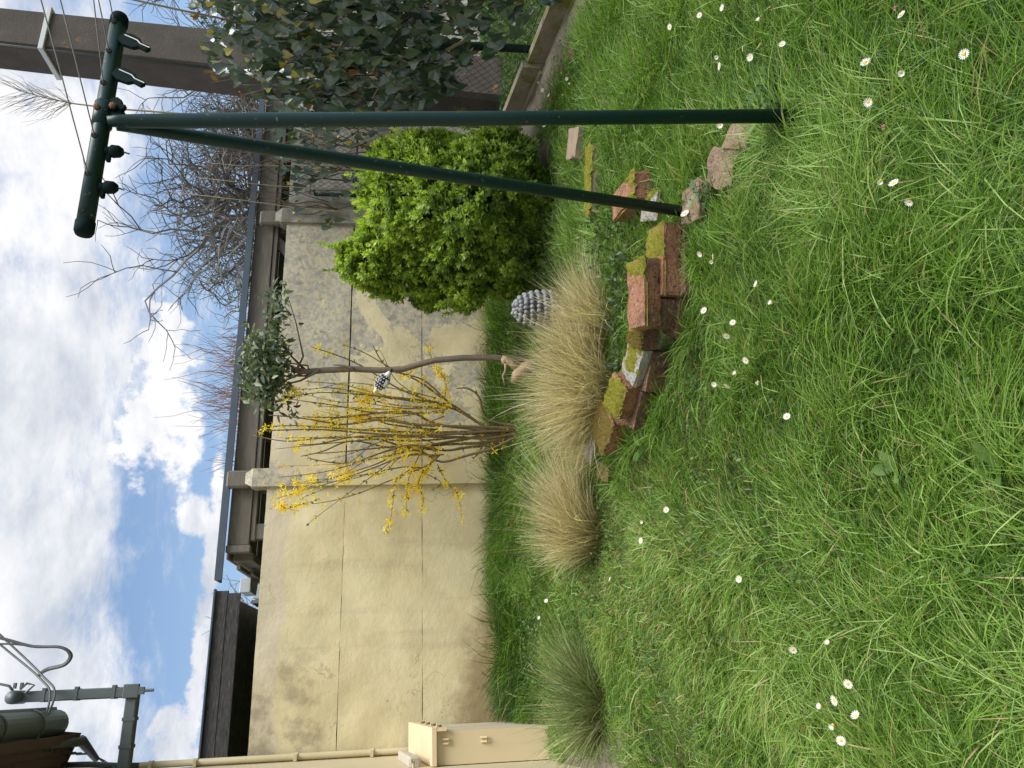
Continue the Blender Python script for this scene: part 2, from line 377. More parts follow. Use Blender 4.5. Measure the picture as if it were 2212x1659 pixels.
def panel(s0, s1, row, m, parent, gap=0.004, thick=.045):
    z0 = ZJ2 + PH * (row - 1) + gap / 2; z1 = z0 + PH - gap
    if row == 0: z0 -= .12
    nxp = 40; nzp = 12; vs = []; hs = []
    for q, tt in enumerate((TW, TW + thick)):
        for iz in range(nzp + 1):
            for ix in range(nxp + 1):
                s = s0 + (s1 - s0) * ix / nxp; z = z0 + (z1 - z0) * iz / nzp
                d = 0
                if q == 0:
                    d = 0.007 * noise.noise((s * 5, z * 5, 1.5)) + 0.004 * noise.noise((s * 14, z * 14, 9.5))
                    if ix in (0, nxp) or iz in (0, nzp): d += gap * .15
                if iz in (0, nzp) and row in (0, 1, 2): z += .003 * noise.noise((s * 6, row * 3.3 + iz, 4.2)) + .0015 * noise.noise((s * 23, row * 3.3 + iz, 4.2))
                vs.append(WS(s, tt + d, z))
    m_ = nxp + 1; n1 = m_ * (nzp + 1); f = []
    for iz in range(nzp):
        for ix in range(nxp):
            a = iz * m_ + ix; f.append((a, a + 1, a + 1 + m_, a + m_)); a += n1; f.append((a, a + m_, a + 1 + m_, a + 1))
    rim = [i for i in range(m_)] + [iz * m_ + nxp for iz in range(1, nzp + 1)] + [nzp * m_ + ix for ix in range(nxp - 1, -1, -1)] + [iz * m_ for iz in range(nzp - 1, 0, -1)]
    for k in range(len(rim)): a, b_ = rim[k], rim[(k + 1) % len(rim)]; f.append((b_, a, a + n1, b_ + n1))
    return MB().add(vs, f).build('panel', m, parent, True, None, 40)
for row in range(3):
    panel(SH + .004, P1 - .055, row, M_WALL_L, cw, .0022)
    panel(P1 + .055, P2 - .06, row, M_WALL_R, cw, .014 if row == 2 else .005)
    for k in range(3): panel(P2 + .065 + 2.02 * k, P2 + .06 + 2.02 * (k + 1) - .08, row, M_WALL_G, gw, .012)
def post(s, ztop, m, par, wd=.12, pyr=True):
    z0 = .70; h = wd / 2; b = MB()
    c = [(-h, -.028), (h, -.028), (h, .085), (-h, .085)]
    vs = [WS(s + x, TW + y, z0) for x, y in c] + [WS(s + x, TW + y, ztop) for x, y in c] + [WS(s + x * .55, TW + .03 + (y - .03) * .5, ztop + .05) for x, y in c]
    b.add(vs, [(0, 1, 5, 4), (1, 2, 6, 5), (2, 3, 7, 6), (3, 0, 4, 7), (4, 5, 9, 8), (5, 6, 10, 9), (6, 7, 11, 10), (7, 4, 8, 11), (8, 9, 10, 11), (3, 2, 1, 0)])
    return b.build('post', m, par)
post(P1, 2.42, M_WALL_R, cw); post(P2, 2.36, M_WALL_G, cw)
for k in (1, 2): post(P2 + 2.02 * k + .01, 2.36, M_WALL_G, gw)

# ------------------------------------------------------------------ house on the left
M_HOUSE = mat('house_render', [(.50, .42, .26), (.57, .50, .33)], 2.5, .9, .35, 45, .006)
M_PIPE = mat('cream_conduit', [(.50, .42, .25), (.60, .52, .33)], 8, .55, .1, 60)
M_SOFFIT = mat('brown_boards', [(.055, .032, .028), (.10, .06, .05)], 9, .75, .4, 30, .004)
M_ZINC = mat('green_zinc', [(.10, .125, .11), (.17, .20, .175)], 5, .45, .1, 20, spec=.5, metal=.25)
M_STONE = mat('sill_stone', [(.36, .33, .27), (.50, .46, .38)], 20, .9, .5, 80)
M_DARKMETAL = mat('grey_green_steel', [(.085, .10, .105), (.13, .15, .15)], 12, .5, .15, 60, metal=.2)
M_CABLE = mat('grey_cable', [(.06, .065, .065), (.10, .105, .10)], 30, .5)
house = thing('house', 'cream rendered house corner with brown eaves in the bottom left of the picture', 'house', WS(SH - .1, 3.6, .6))
b = MB(); b.box(WS(SH - .125, 3.02, 1.9), (.25, 4.0, 3.3), WROT); b.build('wall', M_HOUSE, house)
ZE = 3.36
for k in range(5):                                            # soffit boards running along the eave
    b = MB(); b.box(WS(SH + .022 + k * .048 - .03, 2.95, ZE - .05 + (.006 if k % 2 else 0) - k * .016), (.046, 3.95, .014), WROT); b.build('soffit_board', M_SOFFIT, house)
b = MB(); b.prism([WS(SH - .02, 4.945, ZE - .06), WS(SH + .21, 4.945, ZE - .14), WS(SH + .23, 4.945, ZE + .02), WS(SH - .02, 4.945, ZE + .12)], WS(0, -.025, 0)); b.build('barge_board', M_SOFFIT, house)
b = MB(); b.prism([WS(SH + .25, 1.0, ZE + .03), WS(SH - 1.4, 1.0, ZE + .80), WS(SH - 1.4, 1.0, ZE + .86), WS(SH + .25, 1.0, ZE + .09)], WS(0, 3.9, 0)); b.build('roof', M_SOFFIT, house)
gut = MB(); gs, gz, gr_ = SH + .265, ZE - .01, .072
prof = [(gs + gr_ * math.cos(a), gz + gr_ * math.sin(a)) for a in np.linspace(-math.pi, 0, 11)] + [(gs + gr_ + .014, gz + .004), (gs + gr_ + .014, gz + .018), (gs + gr_, gz + .018)]
tl = [1.0, 4.90]; vs = [WS(a, t, c) for t in tl for a, c in prof]; k = len(prof)
gut.add(vs, [(i, i + 1, i + 1 + k, i + k) for i in range(k - 1)] + [tuple(k + i for i in range(11))])
go_ = gut.build('gutter', M_ZINC, house, True)
for t in (2.6, 3.2, 3.75, 4.2, 4.6):
    b = MB(); b.tube([WS(gs + (gr_ + .004) * math.cos(a), t, gz + (gr_ + .004) * math.sin(a)) for a in np.linspace(-math.pi, 0, 10)], .005, 5); b.build('gutter_bracket', M_DARKMETAL, house)
b = MB(); b.box(WS(SH + .022, 4.45, 1.405), (.05, .5, .05), WROT @ Matrix.Rotation(R_(8), 3, 'X'), bev=.008, jit=.003); b.build('window_sill', M_STONE, house)
b = MB(); pp = [WS(SH + .024, 4.985, z) for z in (.95, 1.5, 2.2, 2.9)]; b.tube(pp, .019, 10); b.build('conduit', M_PIPE, house, True)
for z in (1.62, 2.05, 2.6, 2.84):
    b = MB(); b.tube([WS(SH + .024, 4.985, z - .012), WS(SH + .024, 4.985, z + .012)], .0235, 10); b.box(WS(SH + .02, 4.958, z), (.035, .012, .018), WROT); b.build('pipe_clip', M_PIPE, house)
b = MB(); b.tube([WS(SH + .024, 4.985, 2.9), WS(SH + .03, 4.98, 3.02), WS(SH + .045, 4.965, 3.16), WS(SH + .05, 4.95, 3.28)], .017, 8); b.build('flexible_conduit', M_CABLE, house, True)
b = MB(); b.tube([WS(SH, 3.95, 1.375), WS(SH + .05, 3.95, 1.375), WS(SH + .05, 3.95, 1.385), WS(SH + .052, 3.93, 1.39)], .006, 6); b.build('wall_hook', M_PIPE, house)

# meter box in the corner
M_BOX = mat('cream_boards', [(.56, .44, .26), (.66, .55, .35)], 4, .7, .25, 30, .004, (1, 1, .15))
M_BOXLID = mat('pinkish_lid', [(.60, .45, .28), (.68, .54, .36)], 5, .7, .2, 40)
M_BOXSIDE = mat('box_shaded_side', [(.46, .39, .28), (.55, .48, .36)], 4, .75, .25, 30, .004, (1, 1, .15))  # side boards: shade put into the colour, a greyer copy of the cream
mb = thing('meter_box', 'cream wooden meter cupboard with sloping lid against the house wall', 'box', WS(-.29, 4.55, .62))
s0, s1, t0, t1 = SH + .004, -.215, 4.19, 4.955; zf, zb = 1.265, 1.385; zg = .58
b = MB(); b.prism([WS(s0, t0, zg), WS(s1, t0, zg), WS(s1, t0, zf), WS(s0, t0, zf)], WS(0, .018, 0) ); b.build('front_panel', M_BOX, mb)
for k in range(4):
    ta, tb = t0 + .02 + (t1 - t0 - .02) * k / 4, t0 + .018 + (t1 - t0 - .02) * (k + 1) / 4
    za, zb_ = zf + (zb - zf) * (ta - t0) / (t1 - t0), zf + (zb - zf) * (tb - t0) / (t1 - t0)
    b = MB(); b.prism([WS(s1 - .018, ta, zg), WS(s1 - .018, tb - .002, zg), WS(s1 - .018, tb - .002, zb_), WS(s1 - .018, ta, za)], WS(.018 - .002 * (k % 2), 0, 0)); b.build('side_board', M_BOXSIDE, mb)
lid = None
for k in range(5):
    ta, tb = t0 - .03 + (t1 - t0 + .03) * k / 5, t0 - .033 + (t1 - t0 + .03) * (k + 1) / 5
    f = lambda t: zf + .004 + (zb - zf) * (t - t0) / (t1 - t0)
    b = MB(); b.prism([WS(s0, ta, f(ta)), WS(s0, tb, f(tb)), WS(s0, tb, f(tb) + .022), WS(s0, ta, f(ta) + .022)], WS(s1 - s0 + .022, 0, 0)); b.build('lid_board', M_BOXLID, mb)
b = MB(); f = lambda t: zf + (zb - zf) * (t - t0) / (t1 - t0)
b.prism([WS(s1 + .003, t0 - .03, f(t0 - .03) - .045), WS(s1 + .003, t1, f(t1) - .035), WS(s1 + .003, t1, f(t1) + .002), WS(s1 + .003, t0 - .03, f(t0 - .03) + .002)], WS(.016, 0, 0)); b.build('lid_edge', M_BOXLID, mb)
for k in range(4):
    t = t0 + .09 + k * .17; zc = f(t) - .022
    b = MB(); b.prism([WS(s1 + .0195, t + .05 * math.cos(a), zc - .026 * math.sin(a) + .005) for a in np.linspace(0, math.pi, 9)], WS(.010, 0, 0)); b.build('scallop', M_BOX, mb)
for k in (0, 1):
    sx = s0 + .045 + .0 * k; zz_ = zf - .03 - k * .19
    b = MB(); b.tube([WS(s1 - .055, t0 - .004, zz_ + .0), WS(s1 - .055, t0 - .012, zz_ - .03), WS(s1 - .035, t0 - .012, zz_ - .03), WS(s1 - .035, t0 - .004, zz_)], .006, 6); b.build('latch', M_BOX, mb)

# cable bracket on the house corner
cb = thing('cable_bracket', 'grey steel swan neck bracket carrying cables off the house corner', 'bracket', WS(SH, 4.9, 2.8))
ARMZ = 2.955
b = MB(); b.box(WS((SH + .06) / 2 + .0, 4.90, ARMZ), (.06 - SH, .062, .062), WROT, bev=.006); b.build('arm', M_DARKMETAL, cb)
b = MB(); b.box(WS(.04, 4.90, ARMZ + .30), (.058, .055, .64), WROT, bev=.006); b.build('mast', M_DARKMETAL, cb)
b = MB(); b.box(WS(.045, 4.86, ARMZ), (.075, .02, .085), WROT, bev=.004); b.box(WS(.045, 4.86, ARMZ - .055), (.04, .018, .03), WROT); b.tube([WS(.045, 4.86, ARMZ - .03), WS(.045, 4.86, ARMZ - .12)], .009, 6); b.build('clamp', M_DARKMETAL, cb)
for z in (.10, .30, .47):
    b = MB(); b.box(WS(.04, 4.90, ARMZ + z), (.064, .061, .018), WROT); b.box(WS(.076, 4.885, ARMZ + z), (.012, .02, .022), WROT); b.build('band', M_DARKMETAL, cb)
for s in (-.1, -.24):
    b = MB(); b.box(WS(s, 4.90, ARMZ), (.018, .068, .068), WROT); b.build('band', M_DARKMETAL, cb)
b = MB(); b.tube([WS(.04, 4.82, ARMZ + .61), WS(.04, 4.96, ARMZ + .61)], .036, 10); b.build('cable_grip', M_DARKMETAL, cb, True)
b = MB(); b.tube([WS(.055, 4.86, ARMZ + .61), WS(.10, 4.86, ARMZ + .65), WS(.115, 4.86, ARMZ + .71), WS(.095, 4.86, ARMZ + .74), WS(.075, 4.86, ARMZ + .72)], .007, 6); b.build('hook', M_DARKMETAL, cb, True)
b = MB(); b.tube([WS(.06, 4.86, ARMZ + .56), WS(.10, 4.86, ARMZ + .52), WS(.11, 4.86, ARMZ + .56), WS(.08, 4.86, ARMZ + .59)], .007, 6); b.box(WS(.10, 4.86, ARMZ + .62), (.03, .014, .014), WROT); b.box(WS(.10, 4.86, ARMZ + .585), (.03, .014, .014), WROT); b.build('cable_eye', M_DARKMETAL, cb)
top = WS(.07, 4.84, ARMZ + .67)
def strand(name, label, pts, r, grp='cables on the house bracket'):
    pts = [Vector(p) for p in pts]; pts = [pts[0] + (pts[0] - pts[1]) * 6] + pts; fine_ = []
    for i in range(len(pts) - 1):
        p0, p1, p2, p3 = pts[max(i - 1, 0)], pts[i], pts[i + 1], pts[min(i + 2, len(pts) - 1)]
        for k in range(6):
            u = k / 6; fine_.append(0.5 * ((2 * p1) + (p2 - p0) * u + (2 * p0 - 5 * p1 + 4 * p2 - p3) * u * u + (3 * p1 - p0 - 3 * p2 + p3) * u ** 3))
    fine_.append(pts[-1]); b = MB(); b.tube(fine_, r, 6); return tag(b.build(name, M_CABLE, None, True), label, 'cable', grp)
anch = WS(SH + .16, 4.5, ZE - .09)
strand('overhead_cable', 'upper of the two grey cables from mast head to eave anchor', [at(-150, 1230, 4.6), at(0, 1371, 4.55), at(90, 1458, 4.35), at(118, 1505, 4.2), anch + Vector((0, 0, .02))], .006)
strand('overhead_cable', 'lower of the two grey cables from mast head to eave anchor', [at(-150, 1265, 4.6), at(0, 1392, 4.55), at(86, 1465, 4.34), at(108, 1508, 4.2), anch], .006)
strand('overhead_cable', 'thick grey cable hanging in a drip loop beside the bracket mast', [at(-120, 1350, 4.4), at(0, 1378, 4.4), at(70, 1396, 4.4), at(130, 1398, 4.4), at(154, 1415, 4.4), at(140, 1436, 4.4), at(105, 1446, 4.42), at(86, 1456, 4.46), at(84, 1462, 4.5)], .009)
strand('overhead_cable', 'thin grey cable running beside the drip loop', [at(-120, 1400, 4.42), at(0, 1391, 4.42), at(70, 1395, 4.41), at(130, 1399, 4.42), at(150, 1415, 4.42), at(138, 1434, 4.42), at(104, 1443, 4.44), at(88, 1452, 4.5)], .006)
an = thing('cable_anchor', 'dark ribbed wedge anchor holding the cables under the eave', 'anchor', anch)
b = MB(); b.tube([anch + Vector((0, 0, .01)), at(176, 1600, 4.32), at(208, 1640, 4.45)], [.012, .03, .018], 8); b.build('wedge', M_CABLE, an, True)
for k in range(8):
    p = anch.lerp(at(200, 1630, 4.42), .15 + k * .1); b = MB(); b.tube([p + Vector((0, 0, -.012)), p + Vector((.0, 0, .045))], .006, 5); b.build('rib', M_CABLE, an)
b = MB(); b.tube([at(200, 1630, 4.43), at(225, 1645, 4.5), WS(SH + .02, 4.9, 3.0)], .008, 6); b.build('tail', M_CABLE, an, True)

# ------------------------------------------------------------------ carport behind the wall
M_WOOD = mat('weathered_beam', [(.085, .075, .062), (.16, .14, .115), (.24, .215, .175)], 6, .85, .6, 40, .006, (1, 1, 6))
M_WOODD = mat('dark_boards', [(.025, .023, .022), (.075, .068, .062), (.20, .185, .165)], 16, .85, .5, 35, .006, (1, 1, 6), pos=[.3, .6, .85])
M_OSB = mat('roof_boards', [(.15, .125, .095), (.24, .21, .16)], 7, .85, .3, 50)
M_DRIP = mat('blue_grey_flashing', [(.055, .068, .085), (.10, .12, .145)], 6, .4, .05, 20, metal=.3)
M_TIN = mat('pale_corrugated', [(.42, .44, .47), (.56, .58, .60)], 6, .6, .1, 20)
cp = thing('carport', 'weathered timber carport roof edge above the garden wall', 'carport', WS(3, TW + 1, .85))
cs0, cs1 = .72, 7.6; T0 = TW + .09; ZR = 2.615
def cbox(nm, m, s, t, z, sz, par=cp, rot=None, bev=.004, jit=0): b = MB(); b.box(WS(s, t, z), sz, rot or WROT, bev=bev, jit=jit); return b.build(nm, m, par)
b = MB(); b.prism([WS(cs0 - .05, T0 - .05, ZR), WS(cs0 - .05, T0 - .05, ZR - .045), WS(cs0 - .05, T0 - .035, ZR - .045), WS(cs0 - .05, T0 - .035, ZR - .012), WS(cs0 - .05, T0 + .10, ZR - .012), WS(cs0 - .05, T0 + .10, ZR)], WS(cs1 - cs0 + .1, 0, 0)); b.build('drip_edge', M_DRIP, cp)
L1 = [(cs0 + .17, 3.28), (3.285, 5.3), (5.305, 7.6)]
for a, c in L1: cbox('fascia_beam', M_WOOD, (a + c) / 2, T0 + .02, ZR - .115, (c - a, .05, .135))
cbox('lower_batten', M_WOOD, (cs0 + .2 + cs1) / 2, T0 + .03, ZR - .20, (cs1 - cs0 - .2, .05, .03))
cbox('end_block', M_WOOD, cs0 + .145, T0 + .01, ZR - .12, (.045, .07, .15))
for s in (1.305, 3.30, 5.33): cbox('post_head', M_WOOD, s, T0 - .062, 2.515 if s < 2 else 2.45, (.115, .05, .15), bev=.012); cbox('post', M_WOOD, s, T0 + .10, 1.65, (.10, .10, 1.6))
cbox('post', M_WOOD, .98, T0 + .045, 2.365, (.10, .06, .12))
for s, sg in ((3.30, -1), (3.30, 1), (5.33, -1)):
    c = WS(s + sg * .22, T0 + .06, 2.33); b = MB(); b.box(c, (.42, .045, .075), WROT @ Matrix.Rotation(sg * R_(-42) * -1, 3, 'Y'), bev=.003); b.build('brace', M_WOOD, cp)
rf = 0.012
for k in range(9):
    t = T0 + .12 + k * .42; z = ZR - .03 - (k * .42) * rf
    cbox('roof_board', M_OSB, (cs0 + cs1) / 2 + .1, t + .2, z, (cs1 - cs0 - .02 * (k % 2), .41, .018))
for s in (cs0 + .12, 1.9, 2.9, 3.9, 4.9, 5.9, 6.9): cbox('rafter', M_OSB, s, T0 + 2.0, ZR - .12, (.055, 3.7, .13))
cbox('back_beam', M_WOODD, 4.2, T0 + 3.9, ZR - .16, (7.0, .06, .2))
for s in (1.0, 3.3, 5.6): cbox('back_post', M_WOODD, s, T0 + 3.85, 1.6, (.1, .1, 1.6))
for k in range(6):                                             # ends of the pale roofing sheets stepping back on the gable side
    t = T0 + .75 + k * .42; cbox('roof_sheet', M_TIN, cs0 + .0, t, ZR - .045 - k * .006, (.10, .24, .075), jit=.004)
for k in range(3): cbox('purlin', M_OSB, cs0 + .06, T0 + 1.9 + .0 * k, ZR - .085 - .035 * k, (.03, 3.4 - .5 * k, .028))
cbox('gable_board', M_WOODD, cs0 + .02, T0 + 2.2, ZR - .20, (.03, 3.0, .07))

# second shed, further back on the left
sh = thing('shed', 'dark weathered shed roof behind the wall, next to the house corner', 'shed', WS(-1.5, TW + 3, .85))
zs = 3.02; T2 = TW + 1.7; a0, a1 = -4.0, .80
for k, (zc, hh, dt) in enumerate(((-.066, .098, 0), (-.166, .098, .003))):
    cbox('fascia_board', M_WOODD, (a0 + a1) / 2 - .02 * k, T2 + dt, zs + zc, (a1 - a0, .03, hh), sh, bev=.003, jit=.003)
cbox('roof_edge', M_DRIP, (a0 + a1) / 2, T2 - .012, zs - .012, (a1 - a0 + .03, .05, .018), sh)
cbox('roof', M_WOODD, (a0 + a1) / 2, T2 + 1.55, zs - .03, (a1 - a0, 3.0, .03), sh)
cbox('back_wall', M_WOODD, (a0 + a1) / 2, T2 + 2.9, 2.0, (a1 - a0, .04, 1.9), sh)
for k in range(9): cbox('side_plank', M_WOOD if k < 5 else M_WOODD, a1 - .03, T2 + .75 + k * .24, 1.9, (.03, .23, 1.9), sh, jit=.006)
cbox('shed_post', M_WOODD, a0 + .1, T2 + .1, 1.9, (.1, .1, 2.0), sh)
cbox('storage_rack', M_TIN, a1 + .35, T2 + 1.6, 1.75, (.35, .4, 1.7), sh)

# ------------------------------------------------------------------ concrete utility pole
M_POLE = mat('lichened_concrete', [(.045, .037, .032), (.078, .064, .055), (.12, .10, .085)], 7, .9, .5, 60, .006,
             extra=lambda t, v, c: mixc(t, smooth(tnoise(t, v, 4.5, 6, .65), .64, .70, t), c, (.27, .16, .035)))
M_WHITE = mat('grey_white_plastic', [(.50, .51, .52), (.60, .61, .62)], 6, .5)
pb = at(560, 143, 5.55); pt_ = at(-60, 76, 5.3)
dirp = (pt_ - pb).normalized(); foot = pb - dirp * ((pb.z - .72) / dirp.z); topp = pb + dirp * 4.5
pl = thing('utility_pole', 'tall brown grey concrete utility pole rising behind the ivy', 'utility pole', foot)
b = MB(); side = Vector((E_[0], E_[1], 0)); fw = Vector((N_[0], N_[1], 0)); vs = []
for q, (p, h) in enumerate(((foot, .20), (topp, .135))):
    for x, y in ((-1, -.62), (-.86, -.8), (.86, -.8), (1, -.62), (1, .7), (-1, .7)): vs.append(p + side * x * h + fw * y * h)
b.add(vs, [(i, (i + 1) % 6, (i + 1) % 6 + 6, i + 6) for i in range(6)] + [tuple(range(5, -1, -1)), tuple(range(6, 12))]); b.build('shaft', M_POLE, pl)
pm = foot + dirp * ((at(122, 85, 5.4).z - foot.z) / dirp.z)
b = MB(); b.box(pm, (.37, .30, .035), WROT, bev=.004); b.build('band', M_WHITE, pl)
b = MB(); c0 = foot + dirp * .7 - side * .19 - fw * .12; b.tube([c0, c0 + dirp * 1.35 + side * .018], .022, 8); b.build('cable_guard', M_WHITE, pl, True)
b = MB(); c0 = foot + dirp * 2.0 - side * .175 - fw * .12; b.tube([c0, c0 + dirp * 2.4 + side * .02], .008, 6); b.build('pole_cable', M_CABLE, pl, True)
# backing strips added behind the wall joints to stop light showing through
for (a, c, par) in ((SH + .01, P1 - .06, cw), (P1 + .06, P2 - .06, cw), (P2 + .07, P2 + 6.0, gw)):
    for z in (ZJ2, ZJ2 + PH):
        b = MB(); b.box(WS((a + c) / 2, TW + .055, z), (c - a, .016, .07), WROT); b.build('joint_backing', M_WALL_G, par)

# ------------------------------------------------------------------ clothes line post
M_GREEN = mat('dark_green_paint', [(.003, .021, .020), (.0055, .029, .027)], 9, .42, .05, 60, spec=.32,
              extra=lambda t, v, c: mixc(t, smooth(tnoise(t, v, 22, 6, .7, 0, (1, 1, .15)), .64, .74, t), mixc(t, smooth(tnoise(t, v, 75, 4, .6), .655, .69, t), c, (.14, .135, .115)), (.045, .055, .048)))
M_RUST = mat('rusty_bolt', [(.10, .045, .02), (.22, .12, .06)], 60, .8, .4, 90)
M_BLACKP = mat('dark_green_plastic', [(.006, .015, .015), (.012, .022, .022)], 30, .75, spec=.04)
M_HOLE = mat('dark_hole', [(.004, .006, .006), (.008, .010, .010)], 30, .9)  # near-black colour painted for the shade inside holes and slots
pf, _ = gh(1742, 248); pf.z -= .06
ptop = at(262, 262, 1.955); pj = at(232, 262, 1.94)
cp_ = thing('clothes_line_post', 'dark green steel clothes line post with leaning brace and crossarm', 'clothes post', gh(1742, 248)[0])
b = MB(); b.tube([pf, pf.lerp(ptop, .5), pf.lerp(ptop, .93), ptop, pj], [.019, .019, .019, .017, .013], 18); b.build('upright', M_GREEN, cp_, True)
bf, _ = gh(1494, 463); bf.z -= .05
bt_ = at(300, 277, 1.985); b = MB(); b.tube([bf, bf.lerp(bt_, .5), bf.lerp(bt_, .9), bt_, at(252, 272, 1.955)], [.019, .019, .0185, .015, .012], 18); b.build('brace', M_GREEN, cp_, True)
AL, AR = at(182, 497, 1.853), at(258, 42, 2.076)
def arm(y): return AL.lerp(AR, (497 - y) / 455.0)
ad = (AR - AL).normalized(); up = Vector((0, 0, 1)); aup = (up - ad * up.dot(ad)).normalized(); afw = ad.cross(aup); afw = afw if afw.y < 0 else -afw
b = MB(); b.tube([AL, AL.lerp(AR, .5), AR], .0205, 20); ca = b.build('crossarm', M_GREEN, cp_, True)
for e0, e1 in ((AL - ad * .012, AL + ad * .022), (AR + ad * .012, AR - ad * .022)):
    b = MB(); b.tube([e0, e0.lerp(e1, .25), e1], [.019, .0228, .0228], 20); b.build('end_cap', M_BLACKP, ca, True)
c0 = arm(262); b = MB(); b.tube([c0 - ad * .034, c0 + ad * .034], .0245, 20); b.build('collar', M_GREEN, cp_, True)
b = MB(); b.box(c0 - aup * .026, (.03, .02, .05), ad.to_track_quat('X', 'Z').to_matrix(), bev=.004); b.build('saddle', M_GREEN, cp_)
for dx, dz in ((.006, .008), (.012, -.030)):
    p = c0 + ad * dx + aup * dz + afw * .022; b = MB(); b.tube([p, p + afw * .006, p + afw * .009], [.009, .009, .004], 6); b.build('bolt', M_RUST, cp_)
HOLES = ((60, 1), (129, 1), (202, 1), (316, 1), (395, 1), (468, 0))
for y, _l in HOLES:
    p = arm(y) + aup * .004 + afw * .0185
    b = MB(); b.tube([p, p + afw * .004], .0075, 12); b.build('hole_plug', M_HOLE, ca)  # dark plug set on the arm in place of an open, shaded hole
# two flat hook plates hanging right of the upright
for y, ln, nm in ((92, .090, 0), (172, .090, 0), (240, .045, 1)):
    p = arm(y) - aup * .016 + afw * .006
    dn = (-aup * .78 - ad * .45 + afw * .10).normalized(); sd_ = dn.cross(afw).normalized()
    prof_ = [(0, -.012), (.25, -.020), (.6, -.017), (.72, -.007), (1.0, -.009), (1.06, 0), (1.0, .009), (.72, .007), (.6, .017), (.25, .020), (0, .012)]
    b = MB(); b.prism([p + dn * ln * q + sd_ * r_ for q, r_ in prof_], afw * .012); hk = b.build('hook_plate', M_BLACKP, cp_)
    if not nm:
        b = MB(); cc = p + dn * ln * .90 + afw * .0135; b.tube([cc - dn * .010, cc + dn * .010], .0035, 6); b.build('slot', M_HOLE, hk)  # dark bar painted for the shade inside the slot
        b = MB(); q0 = p + dn * ln * .15 + afw * .016 - sd_ * .006; b.tube([q0, q0 + dn * ln * .45, q0 + dn * ln * .62 + sd_ * .006, q0 + dn * ln * .95 + sd_ * .006], .0016, 5); b.build('spring_wire', M_WHITE, hk)
# two line tighteners left of the upright
for y in (338, 412):
    p = arm(y) - aup * .019
    b = MB(); b.tube([p, p - aup * .012], .012, 10); b.box(p - aup * .010 - ad * .018, (.026, .012, .010), ad.to_track_quat('X', 'Z').to_matrix(), bev=.002); b.build('tightener_neck', M_BLACKP, cp_)
    b = MB(); b.tube([p - aup * .012, p - aup * .016, p - aup * .034, p - aup * .042], [.013, .0165, .015, .009], 12); k_ = b.build('tightener_knob', M_BLACKP, cp_, True)
    b = MB(); b.tube([p - aup * .040, p - aup * .058 - ad * .006], .0022, 6); b.build('pin', M_DARKMETAL, k_)
M_LINE = mat('grey_line', [(.22, .22, .22), (.32, .32, .32)], 30, .6)
which = ['topmost in the picture, at the end cap', 'second from the top of the picture', 'third from the top of the picture', 'just below the upright in the picture', 'lowest in the picture']
ends = [(at(0, -2, 1), 0)]
for k, ((y, _l), xe) in enumerate(zip(HOLES[:5], (243, 226, 198, 123, 79))):
    p = arm(y) + aup * .004 + afw * .021
    d = p.z - 1.35; r = ray(xe, 0); dd = d / r[2] if r[2] > 0 else 2
    q = Vector(CAM + dd * r); v_ = q - p
    if v_.length < .02: v_ = Vector((.06, -.05, 0))
    v_ = Vector((v_.x, v_.y, 0)).normalized() if k < 2 else v_.normalized()
    if k < 2: v_ = Vector((.80, -.60, 0.0))
    b = MB(); b.tube([p + v_ * s_ * 3.0 + Vector((0, 0, -.02 * (s_ * (1 - s_)) * 4)) for s_ in np.linspace(0, 1, 12)], .0016, 6)
    tag(b.build('clothes_line', M_LINE, None, True), 'thin grey clothes line threaded through the crossarm, ' + which[k], 'clothes line', 'clothes lines on the crossarm')

# ------------------------------------------------------------------ chain link fence on the right
M_PLATE = mat('mossy_concrete_plate', [(.13, .11, .075), (.24, .205, .145), (.33, .29, .21)], 9, .95, .7, 60, .01,
              extra=lambda t, v, c: mixc(t, smooth(tnoise(t, v, 8, 6, .65), .52, .66, t), c, (.15, .15, .03)))
M_WIRE = mat('dark_green_wire', [(.012, .022, .018), (.022, .035, .028)], 40, .5)
SF = 3.45
fe = thing('chain_link_fence', 'dark green chain link fence on concrete plates, hung with ivy', 'fence', WS(SF, 3.6, .6))
def fz(t): return .167 * t + .13
for ta, tb, dz, ds in ((1.6, 3.50, 0, 0), (3.50, 4.22, .03, -.03), (4.22, 4.98, .02, .03)):
    b = MB(); z0, z1 = fz(ta) + dz, fz(tb) + dz
    b.prism([WS(SF + ds - .05, ta, z0 - .26), WS(SF + ds - .05, tb - .006, z1 - .26), WS(SF + ds - .05, tb - .006, z1), WS(SF + ds - .05, ta, z0)], WS(.05, 0, 0)); b.build('base_plate', M_PLATE, fe)
    b = MB(); b.prism([WS(SF + ds - .085, ta + .01, z0 - .24), WS(SF + ds - .085, tb - .016, z1 - .24), WS(SF + ds - .085, tb - .016, z1 - .10), WS(SF + ds - .085, ta + .01, z0 - .10)], WS(.033, 0, 0)); b.build('base_plate', M_PLATE, fe)
for t, zt in ((1.75, 1.75), (3.46, 1.95), (4.96, 2.12)):
    b = MB(); b.tube([WS(SF + .02, t, fz(t) - .3), WS(SF + .02, t, zt)], .024, 10); b.tube([WS(SF + .02, t, zt), WS(SF + .02, t, zt + .012)], [.026, .016], 10); b.build('fence_post', M_GREEN, fe, True)
wm = MB(); t0_, t1_ = 1.75, 4.95; cell = .055; HT = 1.22
for sg in (1, -1):
    c = -HT
    while c < (t1_ - t0_) + HT:
        a0_ = max(0, c if sg > 0 else c); lo = max(0.0, (0 - c)); hi = min(HT, (t1_ - t0_) - c)
        if hi > lo + .02:
            P = []
            for h in (lo, (lo + hi) / 2, hi):
                t = c + h; t = t0_ + t if sg > 0 else t1_ - t
                P.append(WS(SF - .006, t, fz(t) + .02 + h))
            wm.tube(P, .0014, 3, cap=False)
        c += cell * 1.02
wm.build('wire_mesh', M_WIRE, fe)
